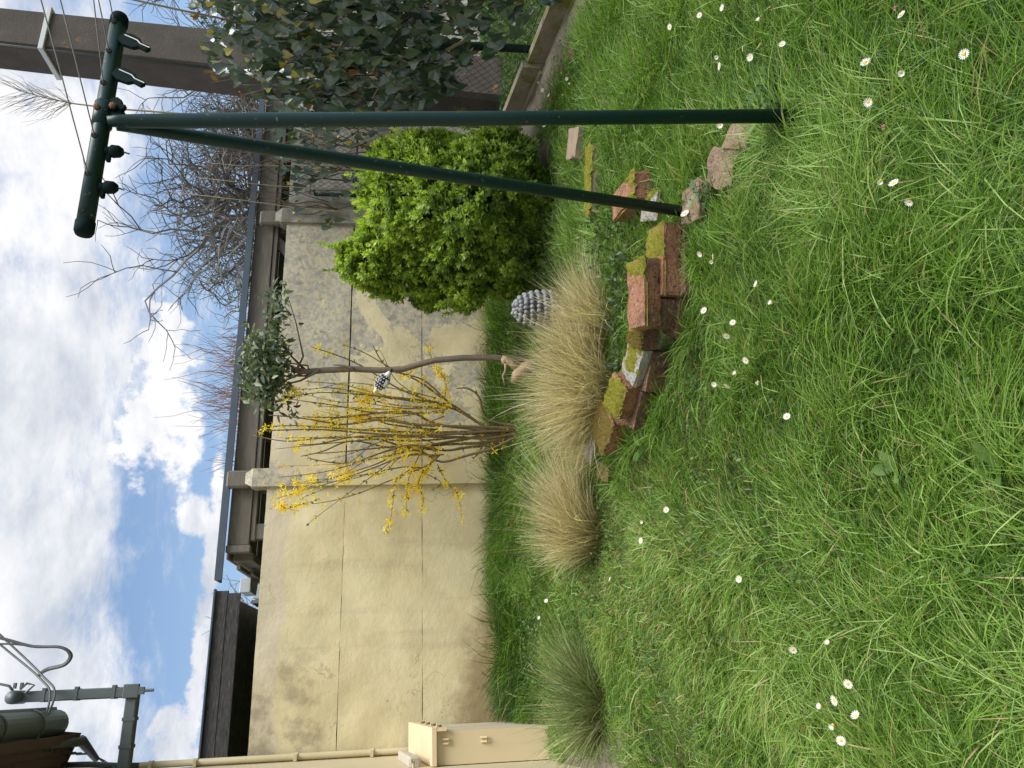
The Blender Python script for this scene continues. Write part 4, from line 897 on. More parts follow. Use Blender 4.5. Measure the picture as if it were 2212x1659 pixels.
# ------------------------------------------------------------------ forsythia
M_FSTEM = mat('forsythia_stem', [(.10, .065, .028), (.17, .12, .06), (.22, .17, .09)], 40, .8, .3, 120)
M_FLOW = leafmat('forsythia_petal', [(.84, .58, .012), (.93, .70, .025), (.95, .78, .06)], rough=.6, trans=.45)
M_BUD = leafmat('fresh_leaf', [(.09, .15, .025), (.17, .25, .05)], rough=.5, trans=.3)
FS = [[(2080, 990), (1900, 880), (1750, 780), (1550, 640), (1330, 540), (1230, 385)], [(2080, 990), (1850, 860), (1620, 780), (1400, 690), (1100, 510), (780, 395)], [(1770, 790), (1600, 640), (1420, 580), (1150, 430), (1010, 385)],
      [(1800, 810), (1500, 790), (1200, 720), (1000, 670), (740, 650)], [(1650, 790), (1350, 770), (1100, 720), (870, 690)], [(1700, 800), (1450, 770), (1100, 740), (850, 730), (620, 760)], [(1750, 820), (1400, 850), (1100, 840), (820, 825)],
      [(1750, 870), (1450, 880), (1200, 870), (1000, 830), (720, 790), (580, 770)], [(2060, 1000), (1700, 960), (1500, 870), (1250, 880), (1000, 910), (720, 905)], [(2060, 1010), (1600, 1020), (1300, 1010), (1000, 990), (700, 970), (470, 975)],
      [(2060, 1010), (1800, 1030), (1500, 1040), (1250, 1030), (900, 1000), (620, 1000), (390, 1010)], [(1700, 1000), (1350, 960), (1150, 890), (900, 930), (800, 950)], [(2060, 1060), (1750, 1050), (1400, 1050), (1100, 1050), (850, 1100), (700, 1110)],
      [(1900, 1050), (1550, 1080), (1250, 1070), (1000, 1090), (800, 1110), (520, 1140)], [(2100, 1100), (1900, 1130), (1750, 1150), (1550, 1120), (1350, 1125), (1000, 1160), (760, 1175)], [(1750, 1150), (1500, 1110), (1250, 1180), (1050, 1260), (850, 1310), (540, 1345)],
      [(1750, 1150), (1450, 1140), (1300, 1230), (1100, 1300), (900, 1360), (700, 1420)], [(1700, 1190), (1500, 1180), (1250, 1270), (1000, 1360), (760, 1430), (530, 1500)], [(1720, 1180), (1600, 1270), (1450, 1270), (1250, 1310), (1000, 1370), (640, 1390)],
      [(1650, 1250), (1550, 1290), (1350, 1370), (1100, 1470), (850, 1530), (560, 1545)], [(1480, 1130), (1300, 1280), (1000, 1500), (800, 1650), (760, 1690)], [(1700, 1250), (1760, 1370), (1850, 1480), (1880, 1650)], [(1600, 1290), (1560, 1400), (1600, 1500), (1580, 1590)],
      [(1500, 1290), (1400, 1360), (1380, 1500), (1360, 1650), (1310, 1760)], [(1720, 1130), (1650, 1250), (1550, 1400), (1440, 1500)], [(1750, 790), (1760, 650), (1680, 540), (1620, 380)], [(2060, 920), (2000, 760), (1920, 700), (1840, 700)], [(2030, 1010), (2020, 1130), (1960, 1210)],
      [(1600, 780), (1400, 640), (1300, 450), (1270, 420)], [(1750, 900), (1500, 1000), (1250, 1100), (1050, 1180), (800, 1230)], [(1600, 1120), (1500, 1330), (1480, 1450), (1470, 1640)], [(560, 1545), (610, 1570), (720, 1540), (850, 1500)], [(1550, 1290), (1700, 1360), (1720, 1400), (1650, 1440)]]
fb = gh(1118, 935)[0]; DF = 4.62
fo = thing('forsythia', 'forsythia shrub with bare arching stems and yellow flowers', 'forsythia', fb)
FPTS = []
FS += [[(X + rs.uniform(-25, 25), Y + q * (30 + 26 * (i % 3))) for i, (X, Y) in enumerate(S)] for q, S in ((1, FS[3]), (-1, FS[7]), (1, FS[8]), (-1, FS[9]), (1, FS[10]), (-1, FS[13]), (1, FS[14]), (-1, FS[15]), (1, FS[16]), (-1, FS[17]), (1, FS[6]), (-1, FS[5]), (1, FS[12]))]
def fpx(X, Y): return 438.9 + X / 3.36, 630.9 + Y / 3.36
for k, S in enumerate(FS):
    dof = .22 * math.sin(k * 2.4) ; P = []
    pts = list(S); 
    if pts[0][0] >= 2030: pts = [(2260, 1000 + (pts[0][1] - 1000) * .3)] + pts
    for i, (X, Y) in enumerate(pts):
        h = (2260 - X) / 1800; x, y = fpx(X, Y); P.append(at(x, y, DF + dof * max(0, h) ** .8 if i else DF + dof * max(0, h) ** .8))
    if pts[0][0] == 2260: P[0].z = min(P[0].z, fb.z)
    fine_ = []
    for i in range(len(P) - 1):
        p0, p1, p2, p3 = P[max(i - 1, 0)], P[i], P[i + 1], P[min(i + 2, len(P) - 1)]
        for q in range(5):
            u_ = q / 5; fine_.append(0.5 * ((2 * p1) + (p2 - p0) * u_ + (2 * p0 - 5 * p1 + 4 * p2 - p3) * u_ * u_ + (3 * p1 - p0 - 3 * p2 + p3) * u_ ** 3))
    fine_.append(P[-1]); m_ = len(fine_); thick = .0105 if pts[0][0] >= 2000 else (.0062 if k < 20 else .0034)
    b = MB(); b.tube(fine_, [thick * (1 - .72 * i / (m_ - 1)) for i in range(m_)], 6); b.build('stem', M_FSTEM, fo, True)
    for i in range(m_ - 1): FPTS.append((fine_[i], (fine_[i + 1] - fine_[i]).normalized(), i / m_, k, fine_[i].lerp(fine_[i + 1], .5)))
PET = []; pf_ = []
for k in range(4):
    an = k * math.pi / 2 + .3; c, s = math.cos(an), math.sin(an); b0 = len(PET)
    for (r_, w_, z_) in ((.08, .07, 0), (.55, .15, .30), (1.0, .07, .20)):
        PET += [(c * r_ - s * w_, s * r_ + c * w_, z_), (c * r_ + s * w_, s * r_ - c * w_, z_)]
    pf_ += [(b0, b0 + 1, b0 + 3, b0 + 2), (b0 + 2, b0 + 3, b0 + 5, b0 + 4)]
FM = []
for rv in (.1, .35, .6, .85):
    me = bpy.data.meshes.new('flower'); me.from_pydata(PET, [], pf_); me.materials.append(M_FLOW); a_ = me.attributes.new('rnd', 'FLOAT', 'POINT'); a_.data.foreach_set('value', [rv] * len(PET)); FM.append(me)
fl = []
cl = [(1700, 790), (1640, 830), (1390, 880), (1330, 850), (1220, 930), (1450, 960), (1420, 1050), (1380, 1110), (1600, 640), (1720, 690), (1520, 1200), (1500, 1290), (1640, 950), (1560, 850), (1660, 900), (1300, 830), (1580, 600), (1520, 1130), (1250, 880)]
cl3 = [at(*fpx(*q), DF) for q in cl]
tipc = [(785, 400), (690, 495), (665, 710), (530, 975), (680, 1090), (625, 1500), (545, 1490), (605, 1640), (1180, 745), (695, 660), (545, 1340), (750, 1350), (880, 940), (810, 950), (975, 970), (1140, 900), (710, 1580), (1020, 1310), (690, 1460), (850, 415), (750, 490)]
tip3 = [at(*fpx(*q), DF) for q in tipc]
for (p, d_, u_, k, pm_) in FPTS:
    for q in (p, pm_):
        dc = min((q - c).length for c in cl3); dt_ = min((Vector((q.x - c.x, (q.y - c.y) * .3, q.z - c.z))).length for c in tip3)
        pr = .13 + 1.5 * math.exp(-(dc / .10) ** 2) + 3.6 * math.exp(-(dt_ / .05) ** 2) + (.75 if k in (21, 22, 23, 24, 25, 30, 31) else 0)
        if u_ < .12 and k > 20: pr *= .3
        for _ in range(int(pr) + (rs.random() < pr % 1)): fl.append((q + Vector((rs.gauss(0, .016), rs.gauss(0, .016), rs.gauss(0, .016))), Vector((rs.gauss(0, 1), rs.gauss(-.5, .8), rs.gauss(-.1, .7))).normalized(), rs.uniform(.017, .029)))
rs.shuffle(fl); fl.sort(key=lambda q: -q[2])
for (p, nz, sz) in fl[:300]:
    o = bpy.data.objects.new('flower', FM[rs.randrange(4)]); COL.objects.link(o); o.parent = fo
    mw = nz.to_track_quat('Z', 'Y').to_matrix().to_4x4() @ Matrix.Rotation(rs.random() * 6, 4, 'Z') @ Matrix.Scale(sz, 4); mw.translation = p - WLOC['forsythia']; o.matrix_local = mw
if len(fl) > 300:
    R2 = np.array([q[1] for q in fl[300:]]); X, Y, Z = basis(np.cross(R2, RNG.normal(size=R2.shape)), R2)
    v, f, a = scatter(PET, [pf_], np.array([q[0] for q in fl[300:]]), X, Y, Z, np.array([q[2] for q in fl[300:]])); tag(npmesh('small_flowers', v, f, M_FLOW, fo, a), kind='stuff')
lp = [q for q in FPTS if rs.random() < .30]; P0 = np.array([q[0] for q in lp]).repeat(3, 0); dr_ = unit(np.array([q[1] for q in lp]).repeat(3, 0) + RNG.normal(0, .7, P0.shape)); X, Y, Z = basis(dr_, RNG.normal(size=P0.shape))
v, f, a = scatter(LEAF_S[0], LEAF_S[1], P0, X, Y, Z, RNG.uniform(.014, .030, len(P0))); tag(npmesh('leaf_buds', v, f, M_BUD, fo, a), kind='stuff')

# ------------------------------------------------------------------ thin trained climber with leafy head
M_BARK = mat('grey_brown_bark', [(.09, .065, .045), (.17, .13, .095), (.24, .19, .14)], 40, .9, .8, 120, .004)
M_CLIMB = leafmat('climber_leaf', [(.045, .075, .045), (.085, .125, .075), (.13, .17, .10), (.20, .24, .09)], rough=.45, trans=.22, spec=.5)
DT = 4.5; tb_ = gh(1150, 772)[0]
tr = thing('climber_tree', 'thin trunked climber trained as a small tree with grey green leaves', 'tree', tb_)
TP = [(1105, 775), (1060, 772), (1000, 773), (940, 778), (905, 787), (872, 797), (820, 800), (760, 797), (700, 800), (660, 803), (630, 800)]
P = [tb_ - Vector((0, 0, .05))] + [at(x, y, DT) for x, y in TP]
b = MB(); b.tube(P, [.020, .020, .0185, .018, .018, .018, .0185, .018, .018, .018, .017, .013], 10); b.build('trunk', M_BARK, tr, True)
for pts in ([(700, 800), (660, 812), (610, 812), (560, 800)], [(680, 803), (640, 795), (590, 780), (530, 770)], [(660, 803), (620, 820), (590, 850), (600, 885)], [(660, 800), (630, 770), (600, 720), (590, 660), (575, 600)], [(690, 800), (650, 822), (600, 835), (540, 850)], [(668, 803), (665, 790), (630, 785), (560, 790), (515, 800)], [(765, 797), (745, 790), (720, 788)], [(640, 800), (655, 770), (640, 700), (625, 650)]):
    b = MB(); b.tube([at(x, y, DT + .05 * math.sin(x)) for x, y in pts], [.009, .006, .004, .0025, .002][:len(pts)], 6); b.build('branch', M_BARK, tr, True)
LVS = []
for k in range(1500):
    if rs.random() < .86: x, y = rs.gauss(568, 30), rs.gauss(795, 44)
    else: q = rs.random(); x, y = 600 - 8 * q + rs.gauss(0, 14), 740 - 120 * q + rs.gauss(0, 8)
    if not (500 < x < 650): continue
    if ((x - 570) / 66) ** 2 + ((y - 800) / 95) ** 2 > 1 and y > 705: continue
    LVS.append(at(x, y, DT + rs.gauss(0, .09)))
for pts in ([(610, 860), (630, 880), (640, 905)], [(615, 870), (600, 890), (625, 893)]):
    for (x, y) in pts:
        for _ in range(5): LVS.append(at(x + rs.gauss(0, 4), y + rs.gauss(0, 4), DT))
P0 = np.array(LVS); dl = np.stack([RNG.normal(0, .8, len(P0)), RNG.normal(0, .8, len(P0)), RNG.normal(-.45, .5, len(P0))], 1); X, Y, Z = basis(dl, np.stack([RNG.normal(0, .5, len(P0)), RNG.normal(-.4, .5, len(P0)), np.ones(len(P0))], 1))
v, f, a = scatter(LEAF_V, LEAF_F, P0, X, Y, Z, RNG.uniform(.032, .062, len(P0))); tag(npmesh('crown', v, f, M_CLIMB, tr, a), kind='stuff')

# ------------------------------------------------------------------ bare trees behind
M_BARE = mat('bare_twigs', [(.12, .112, .102), (.21, .198, .182)], 8, .95)
M_FAR = mat('hazy_twigs', [(.20, .18, .165), (.28, .26, .24)], 4, .95)  # paler twig colour paints in the haze of distance
M_REDT = mat('red_twigs', [(.22, .13, .11), (.32, .20, .17)], 12, .9)
def bare_tree(name, label, base, h, spread, m, levels=5, seed=1, trunk_r=.10, upb=.25, n0=5, rmin=.006, grp=None, wig=.16):
    rr = random.Random(seed); th = thing(name, label, 'tree', base, grp); tr_ = MB(); lim = MB()
    def grow(p, d, ln, r, lv):
        k = 4; P_ = [p]; dd = d.copy()
        for _ in range(k):
            dd = (dd + Vector((rr.gauss(0, wig), rr.gauss(0, wig), rr.gauss(upb * .25, wig * .8)))).normalized(); P_.append(P_[-1] + dd * ln / k)
        tgt = tr_ if lv == 0 else lim
        tgt.tube(P_, [max(rmin * .6, r * (1 - .45 * i / k)) for i in range(k + 1)], 7 if lv == 0 else (5 if lv < 2 else 3), cap=False)
        if lv >= levels: return
        nb = n0 if lv == 0 else rr.randint(5, 6) if lv < 3 else rr.randint(3, 5)
        for j in range(nb):
            u_ = 1.0 if j == 0 else rr.uniform(.35, 1.0) if lv else rr.uniform(.65, 1)
            i_ = min(k - 1, int(u_ * k)); q = P_[i_].lerp(P_[i_ + 1], u_ * k - i_) if u_ < 1 else P_[-1]
            an = rr.uniform(0, 6.28); o_ = Vector((math.cos(an), math.sin(an), rr.uniform(-.35, .7))); nd = (dd * rr.uniform(.35, .9) + o_ * spread).normalized()
            grow(q, nd, ln * (rr.uniform(.75, 1.0) if lv == 0 else rr.uniform(.52, .80)), max(rmin, r * .55), lv + 1)
    grow(Vector(base), Vector((0, 0, 1)), h * .36, trunk_r, 0)
    tr_.build('trunk', m, th, True); tag(lim.build('crown', m, th), kind='stuff'); return th
def gpt(x, y, d): p = at(x, y, d); return Vector((p.x, p.y, .835))
bare_tree('bare_tree', 'large leafless spreading tree behind the carport roof', gpt(540, 470, 13), 6.3, .78, M_BARE, 5, 4, .13, .12, 7, .0042, None, .30)
bare_tree('bare_tree', 'leafless tree partly hidden by the clothes post and ivy', gpt(540, 165, 12), 4.8, .7, M_BARE, 5, 8, .13, .2, 5, .004, None, .26)
bare_tree('twiggy_shrub', 'red twigged leafless shrub rising behind the carport roof', gpt(540, 775, 10), 3.35, .42, M_REDT, 4, 12, .04, .7, 8, .003)
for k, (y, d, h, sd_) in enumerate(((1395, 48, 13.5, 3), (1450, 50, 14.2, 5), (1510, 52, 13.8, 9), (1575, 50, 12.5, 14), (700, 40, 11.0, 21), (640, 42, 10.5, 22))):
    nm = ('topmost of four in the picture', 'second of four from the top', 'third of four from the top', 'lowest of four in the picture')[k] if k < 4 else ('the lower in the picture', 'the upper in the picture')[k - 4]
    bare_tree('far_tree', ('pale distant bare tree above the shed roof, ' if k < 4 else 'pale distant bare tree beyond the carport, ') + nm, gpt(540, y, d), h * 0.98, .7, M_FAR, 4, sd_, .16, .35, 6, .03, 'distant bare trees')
# ------------------------------------------------------------------ lawn
def nz(P, sc, off): return np.array([noise.noise(Vector((p[0] * sc + off, p[1] * sc - off, off * .7))) for p in P])
GRID = {}
def gz_arr(P):
    b = 0.167 * np.clip(N_[0] * P[:, 0] + N_[1] * P[:, 1], -1, 5)
    return b + 0.022 * nz2(P * 1.7, .3) + 0.010 * nz2(P * 5, 3.3)
def nz2(P, z): return np.array([noise.noise((p[0], p[1], z)) for p in P])
M_GRASS = leafmat('grass_blade', [(.034, .085, .012), (.082, .175, .021), (.150, .282, .036), (.225, .37, .062), (.35, .47, .15), (.36, .30, .12), (.44, .36, .18)], [0, .25, .5, .75, .93, .955, 1], rough=.45, trans=.36, spec=.4, base=(.055, .078, .022))  # blade roots coloured darker to paint the shaded gaps deep in the turf
n0 = 600000; X0 = RNG.uniform(-2.9, 3.2, n0); 
Y0 = 0.95 + (5.35 - .95) * RNG.random(n0) ** 1.35
P = np.stack([X0, Y0], 1)
s_ = P @ E_; t_a = P @ N_
keep = (t_a < 4.99) & (s_ > SH + .03) & (s_ < SF - .33) & (np.abs(X0) < .62 * Y0 + .30)
P = P[keep]; s_ = s_[keep]; t_a = t_a[keep]
n1 = nz(P, .9, 11.3); n2 = nz(P, 2.3, 4.1); n3 = nz(P, 6.0, 7.7); n4 = nz(P, 14.0, 2.2)
tuft = n3 * .6 + n4 * .5                               # grass grows in tufts
near = np.clip((2.5 - P[:, 1]) / 1.2, 0, 1); right = np.clip((P[:, 0] + .1) / .8, 0, 1)
keep = RNG.random(len(P)) < np.clip(.85 + .70 * tuft + .15 * near, .60, 1)
# bare foot of the shrub, bed behind the bricks
sx, sy = sbase.x, sbase.y; dsh = np.hypot(P[:, 0] - sx, P[:, 1] - sy); keep &= RNG.random(len(P)) < np.clip((dsh - .38) / .35, .03, 1)
bedd = np.hypot((P[:, 0] - .25) / .75, (P[:, 1] - 3.35) / .55); keep &= RNG.random(len(P)) < np.clip(bedd * .9 - .25, .42, 1)
for (cx, cy, yw, hl, hw) in SOLID:
    dx, dy = P[:, 0] - cx, P[:, 1] - cy; u = dx * math.cos(yw) + dy * math.sin(yw); v = -dx * math.sin(yw) + dy * math.cos(yw); keep &= ~((np.abs(u) < hl + .004) & (np.abs(v) < hw + .004))
s0_, t0b = SH, 4.19; keep &= ~((s_ < -.18) & (t_a > 4.15))
P = P[keep]; n1, n2, n3, n4, near, right, t_a, s_ = [q[keep] for q in (n1, n2, n3, n4, near, right, t_a, s_)]
n = len(P); z = gz_arr(P); base = np.stack([P[:, 0], P[:, 1], z - .008], 1)
lenf = .040 + .045 * np.clip(n2 + .45, 0, 1.2) + .055 * np.clip(n3 + .1, 0, 1) + .055 * near * (.35 + .65 * right) + .03 * right
leftmid = np.exp(-((P[:, 0] + .75) / .7) ** 2 - ((P[:, 1] - 2.9) / .9) ** 2); lenf *= (1 - .22 * leftmid)
edge = np.clip((t_a - 4.45) / .35, 0, 1); lenf += .16 * edge * RNG.random(n)
length = lenf * RNG.uniform(.60, 1.70, n)
ang = 2.2 * np.pi * n1 + 2.2 * n2 + RNG.normal(0, 1.15, n); lean = RNG.uniform(.15, 1.0, n) * (1 + .5 * near)
dv = np.stack([np.cos(ang) * lean, np.sin(ang) * lean, np.ones(n)], 1)
bend = np.stack([np.cos(ang), np.sin(ang), np.full(n, -.55)], 1) * (RNG.uniform(.15, .75, n) * (1 + .35 * near))[:, None]
width = RNG.uniform(.0018, .0046, n) * (1 + .12 * np.clip(P[:, 1] - 2, 0, 3))
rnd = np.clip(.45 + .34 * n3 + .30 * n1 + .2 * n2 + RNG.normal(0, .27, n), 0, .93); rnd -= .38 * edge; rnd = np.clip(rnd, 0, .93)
dry = RNG.random(n) < (.035 + .10 * leftmid); rnd[dry] = RNG.uniform(.955, 1, dry.sum())
fr = P[:, 1] > 2.5
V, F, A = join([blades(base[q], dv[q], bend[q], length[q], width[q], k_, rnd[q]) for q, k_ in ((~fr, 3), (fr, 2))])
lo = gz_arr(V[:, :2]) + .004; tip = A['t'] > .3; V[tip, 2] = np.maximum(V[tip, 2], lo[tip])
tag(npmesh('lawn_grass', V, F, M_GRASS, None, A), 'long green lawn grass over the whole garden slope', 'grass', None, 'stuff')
# a few long coarse blades and tufts on top
n = 5200; Pc = np.stack([RNG.uniform(-1.4, 2.2, n), RNG.uniform(1.05, 3.6, n)], 1)
Pc = Pc[(np.abs(Pc[:, 0]) < .6 * Pc[:, 1] + .1) & (Pc @ E_ < SF - .4) & (nz(Pc, 3.1, 5.9) + .35 * (Pc[:, 0] > 0) > .12)]
for (cx, cy, yw, hl, hw) in SOLID: Pc = Pc[np.hypot(Pc[:, 0] - cx, Pc[:, 1] - cy) > hw + .01]
n = len(Pc); z = gz_arr(Pc); ang = 2.2 * np.pi * nz(Pc, .9, 11.3) + RNG.normal(0, .8, n); le = RNG.uniform(.3, 1.2, n)
V, F, A = blades(np.stack([Pc[:, 0], Pc[:, 1], z - .01], 1), np.stack([np.cos(ang) * le, np.sin(ang) * le, np.ones(n)], 1), np.stack([np.cos(ang), np.sin(ang), np.full(n, -.7)], 1) * RNG.uniform(.3, .8, n)[:, None], RNG.uniform(.11, .22, n), RNG.uniform(.0035, .0065, n), 5, np.clip(RNG.normal(.6, .2, n), 0, .93))
lo = gz_arr(V[:, :2]) + .012; tip = A['t'] > .25; V[tip, 2] = np.maximum(V[tip, 2], lo[tip])
tag(npmesh('coarse_grass', V, F, M_GRASS, None, A), 'coarse long grass blades lying over the lawn', 'grass', None, 'stuff')

# rough growth beyond the fence
n = 15000; sN = RNG.uniform(SF + .08, SF + 2.2, n); tN = RNG.uniform(2.4, 4.95, n); Pn = sN[:, None] * E_ + tN[:, None] * N_; ang = RNG.uniform(0, 6.28, n); le = RNG.uniform(.2, 1.1, n)
V, F, A = blades(np.stack([Pn[:, 0], Pn[:, 1], gz_arr(Pn) - .01], 1), np.stack([np.cos(ang) * le, np.sin(ang) * le, np.ones(n)], 1), np.stack([np.cos(ang), np.sin(ang), np.full(n, -.5)], 1) * .5, RNG.uniform(.05, .16, n), RNG.uniform(.004, .008, n), 2, np.clip(RNG.normal(.08, .12, n), 0, .4))
tag(npmesh('rough_grass', V, F, M_GRASS, None, A), 'rough dark growth on the ground beyond the fence', 'grass', None, 'stuff')
# tufts leaning over the brick edging
Pb = []
for (cx, cy, yw, hl, hw) in SOLID:
    k = int(hl * 2 * 2200); u = RNG.uniform(-hl, hl, k); v = -hw - RNG.uniform(.008, .07, k); Pb.append(np.stack([cx + u * math.cos(yw) - v * math.sin(yw), cy + u * math.sin(yw) + v * math.cos(yw)], 1))
Pb = np.concatenate(Pb); Pb = Pb[nz(Pb, 9.0, 3.3) > -.12]
for (cx, cy, yw, hl, hw) in SOLID:
    dx, dy = Pb[:, 0] - cx, Pb[:, 1] - cy; u = dx * math.cos(yw) + dy * math.sin(yw); v = -dx * math.sin(yw) + dy * math.cos(yw); Pb = Pb[~((np.abs(u) < hl + .002) & (np.abs(v) < hw + .002))]
n = len(Pb); ang = RNG.uniform(0, 6.28, n); le = RNG.uniform(.1, .8, n)
V, F, A = blades(np.stack([Pb[:, 0], Pb[:, 1], gz_arr(Pb) - .01], 1), np.stack([np.cos(ang) * le, np.sin(ang) * le, np.ones(n)], 1), np.stack([np.cos(ang), np.sin(ang), np.full(n, -.5)], 1) * RNG.uniform(.2, .7, n)[:, None], RNG.uniform(.05, .19, n) * (1 + .5 * nz(Pb, 7, 8.8)), RNG.uniform(.002, .0042, n), 4, np.clip(RNG.normal(.5, .25, n), 0, .93))
tag(npmesh('edging_grass', V, F, M_GRASS, None, A), 'tufts of grass leaning over the brick edging', 'grass', None, 'stuff')

# low broad leaved weeds in the turf
M_WEED = leafmat('weed_leaf', [(.05, .10, .022), (.075, .145, .032), (.11, .19, .045), (.15, .23, .065)], rough=.62, trans=.25, spec=.25)
RND_V = [(0, 0, 0), (-.28, .35, .05), (-.24, .75, .03), (0, .95, -.02), (.24, .75, .03), (.28, .35, .05)]; RND_F = [[(0, 5, 4, 3, 2, 1)]]
cent = [(-1.05, 3.6, .5, 420), (-.55, 3.55, .35, 320), (-1.3, 4.1, .35, 260), (.45, 3.0, .35, 260), (.9, 3.2, .4, 260), (1.35, 3.9, .3, 220), (1.9, 4.0, .35, 240), (.5, 4.7, .5, 340), (-.4, 4.7, .5, 300), (-.2, 2.2, .9, 120), (.9, 2.6, .45, 120), (-.8, 2.5, .6, 90)]
Pw = []
for cx, cy, r, k in cent: Pw.append(np.array([cx, cy]) + RNG.normal(0, r * .55, (k, 2)))
Pw = np.concatenate(Pw); Pw = Pw[(Pw @ N_ < 4.97) & (Pw @ E_ > SH + .2) & (Pw @ E_ < SF - .15)]; n = len(Pw); Pw = np.repeat(Pw, 3, 0) + RNG.normal(0, .008, (3 * n, 2)); n = len(Pw)
ang = RNG.uniform(0, 6.28, n); Yd = np.stack([np.cos(ang), np.sin(ang), RNG.uniform(.1, 1.1, n)], 1); Xx, Yy, Zz = basis(Yd, np.tile([0, 0, 1.0], (n, 1)) + RNG.normal(0, .2, (n, 3)))
V, F, A = scatter(RND_V, RND_F, np.stack([Pw[:, 0], Pw[:, 1], gz_arr(Pw) + RNG.uniform(.008, .05, n)], 1), Xx, Yy, Zz, RNG.uniform(.010, .022, n)); tag(npmesh('low_weeds', V, F, M_WEED, None, A), 'small round leaved weeds growing through the turf', 'weeds', None, 'stuff')
# dead stalks in the bed
n = 900; Pd = np.concatenate([np.array([.95, 3.6]) + RNG.normal(0, .28, (n // 2, 2)), np.array([.25, 3.15]) + RNG.normal(0, .25, (n // 2, 2))]); ang = RNG.uniform(0, 6.28, n)
M_STRAW = leafmat('dead_straw', [(.16, .11, .06), (.28, .21, .12), (.40, .32, .20)], rough=.8, trans=.1)
V, F, A = blades(np.stack([Pd[:, 0], Pd[:, 1], gz_arr(Pd) + .01], 1), np.stack([np.cos(ang), np.sin(ang), RNG.uniform(0, .7, n)], 1), np.zeros((n, 3)), RNG.uniform(.04, .14, n), RNG.uniform(.002, .004, n), 2); tag(npmesh('dead_stalks', V, F, M_STRAW, None, A), 'dead straw stalks lying in the flower bed', 'straw', None, 'stuff')

# ------------------------------------------------------------------ tussocks
M_DRY = leafmat('dry_tussock', [(.16, .13, .075), (.46, .385, .235), (.66, .575, .39), (.82, .75, .57)], rough=.7, trans=.46, spec=.3, base=(.34, .30, .15))
M_BLUE = leafmat('grey_green_tussock', [(.09, .125, .04), (.17, .235, .08), (.26, .34, .13), (.44, .39, .22)], [0, .4, .75, 1], rough=.6, trans=.2, spec=.35, base=(.13, .085, .04))
def tussock(name, label, px, py, n, rad, L0, L1, spread, m, lean=(0, 0), stretch=1.0, wid=.0016, grp=None, droop=.7):
    c, d = gh(px, py); a = RNG.uniform(0, 6.28, n); r = rad * np.sqrt(RNG.random(n)); B = np.stack([c.x + r * np.cos(a) * stretch, c.y + r * np.sin(a), np.zeros(n)], 1); B[:, 2] = gz_arr(B[:, :2]) - .01
    fa = a + RNG.normal(0, .8, n); sp = spread * (.3 + .7 * r / rad) * RNG.uniform(.1, 1.5, n)
    strand_ = nz2(np.stack([a * 1.6, r * 11], 1), px) + .7 * nz2(np.stack([a * 5.2, r * 30], 1), px + 3)      # blades hang together in locks
    fa += strand_ * 1.0; st2 = nz2(np.stack([a * 3.1, r * 21], 1), px + 9)
    up_ = 1 + .5 * st2
    D = np.stack([np.cos(fa) * sp + lean[0] * (1 + st2), np.sin(fa) * sp + lean[1], up_], 1) + RNG.normal(0, .16, (n, 3))
    fb_ = fa + RNG.normal(0, .9, n); bd = np.stack([np.cos(fb_) * .55 + lean[0] * .8, np.sin(fb_) * .55 + lean[1] * .8, np.full(n, -.5)], 1) * (RNG.uniform(0, 1.25, n) * droop)[:, None]
    Ln = RNG.uniform(L0, L1, n) * (1 + .28 * st2); fly = RNG.random(n) < .04; Ln[fly] *= 1.3; bd[fly] *= .5
    V, F, A = blades(B, D, bd, Ln, RNG.uniform(.5, 1.5, n) * wid, 6, np.clip(.48 + .30 * strand_ + RNG.normal(0, .34, n), 0, 1), w0=1.0)
    lo = gz_arr(V[:, :2]) + .01; V[:, 2] = np.where(A['t'] > .2, np.maximum(V[:, 2], lo), V[:, 2])
    return tag(npmesh(name, V, F, m, None, A), label, 'ornamental grass', grp)
TG = 'dry tussock grasses in the bed'
tussock('tussock_grass', 'large straw coloured tussock behind the topmost brick', 1312, 715, 2700, .13, .24, .44, .50, M_DRY, (.16, .02), 1.0, .0023, TG)
tussock('tussock_grass', 'tallest straw coloured tussock in the middle of the bed', 1306, 835, 3500, .15, .34, .58, .40, M_DRY, (.06, .02), 1.0, .0023, TG)
tussock('tussock_grass', 'straw tussock behind the grey ridged stone at the edging end', 1292, 960, 1000, .07, .18, .32, .55, M_DRY, (.10, .05), 1.0, .0022, TG)
tussock('tussock_grass', 'small rounded straw tussock farthest from the clothes post', 1284, 1150, 2500, .10, .26, .52, .42, M_DRY, (.34, .05), 1.0, .0022, TG)
tussock('tussock_grass', 'grey green wispy tussock beside the meter cupboard', 1290, 1520, 1500, .12, .15, .48, .90, M_BLUE, (.25, .12), 1.0, .0027, None, .45)
c, d = gh(1260, 1500); M_STALK = M_STRAW
ps = thing('seed_stalk', 'pale dry seed stalks rising from the wispy tussock', 'stalk', c)
for pts in ([(1262, 1500), (1240, 1460), (1215, 1435), (1200, 1425)], [(1190, 1470), (1170, 1462), (1155, 1450), (1140, 1430)], [(1250, 1475), (1225, 1450), (1240, 1425), (1252, 1415)]):
    b = MB(); b.tube([at(x, y, d - .12) for x, y in pts], [.0022, .002, .003, .001], 5); b.build('stalk', M_REED, ps, True)

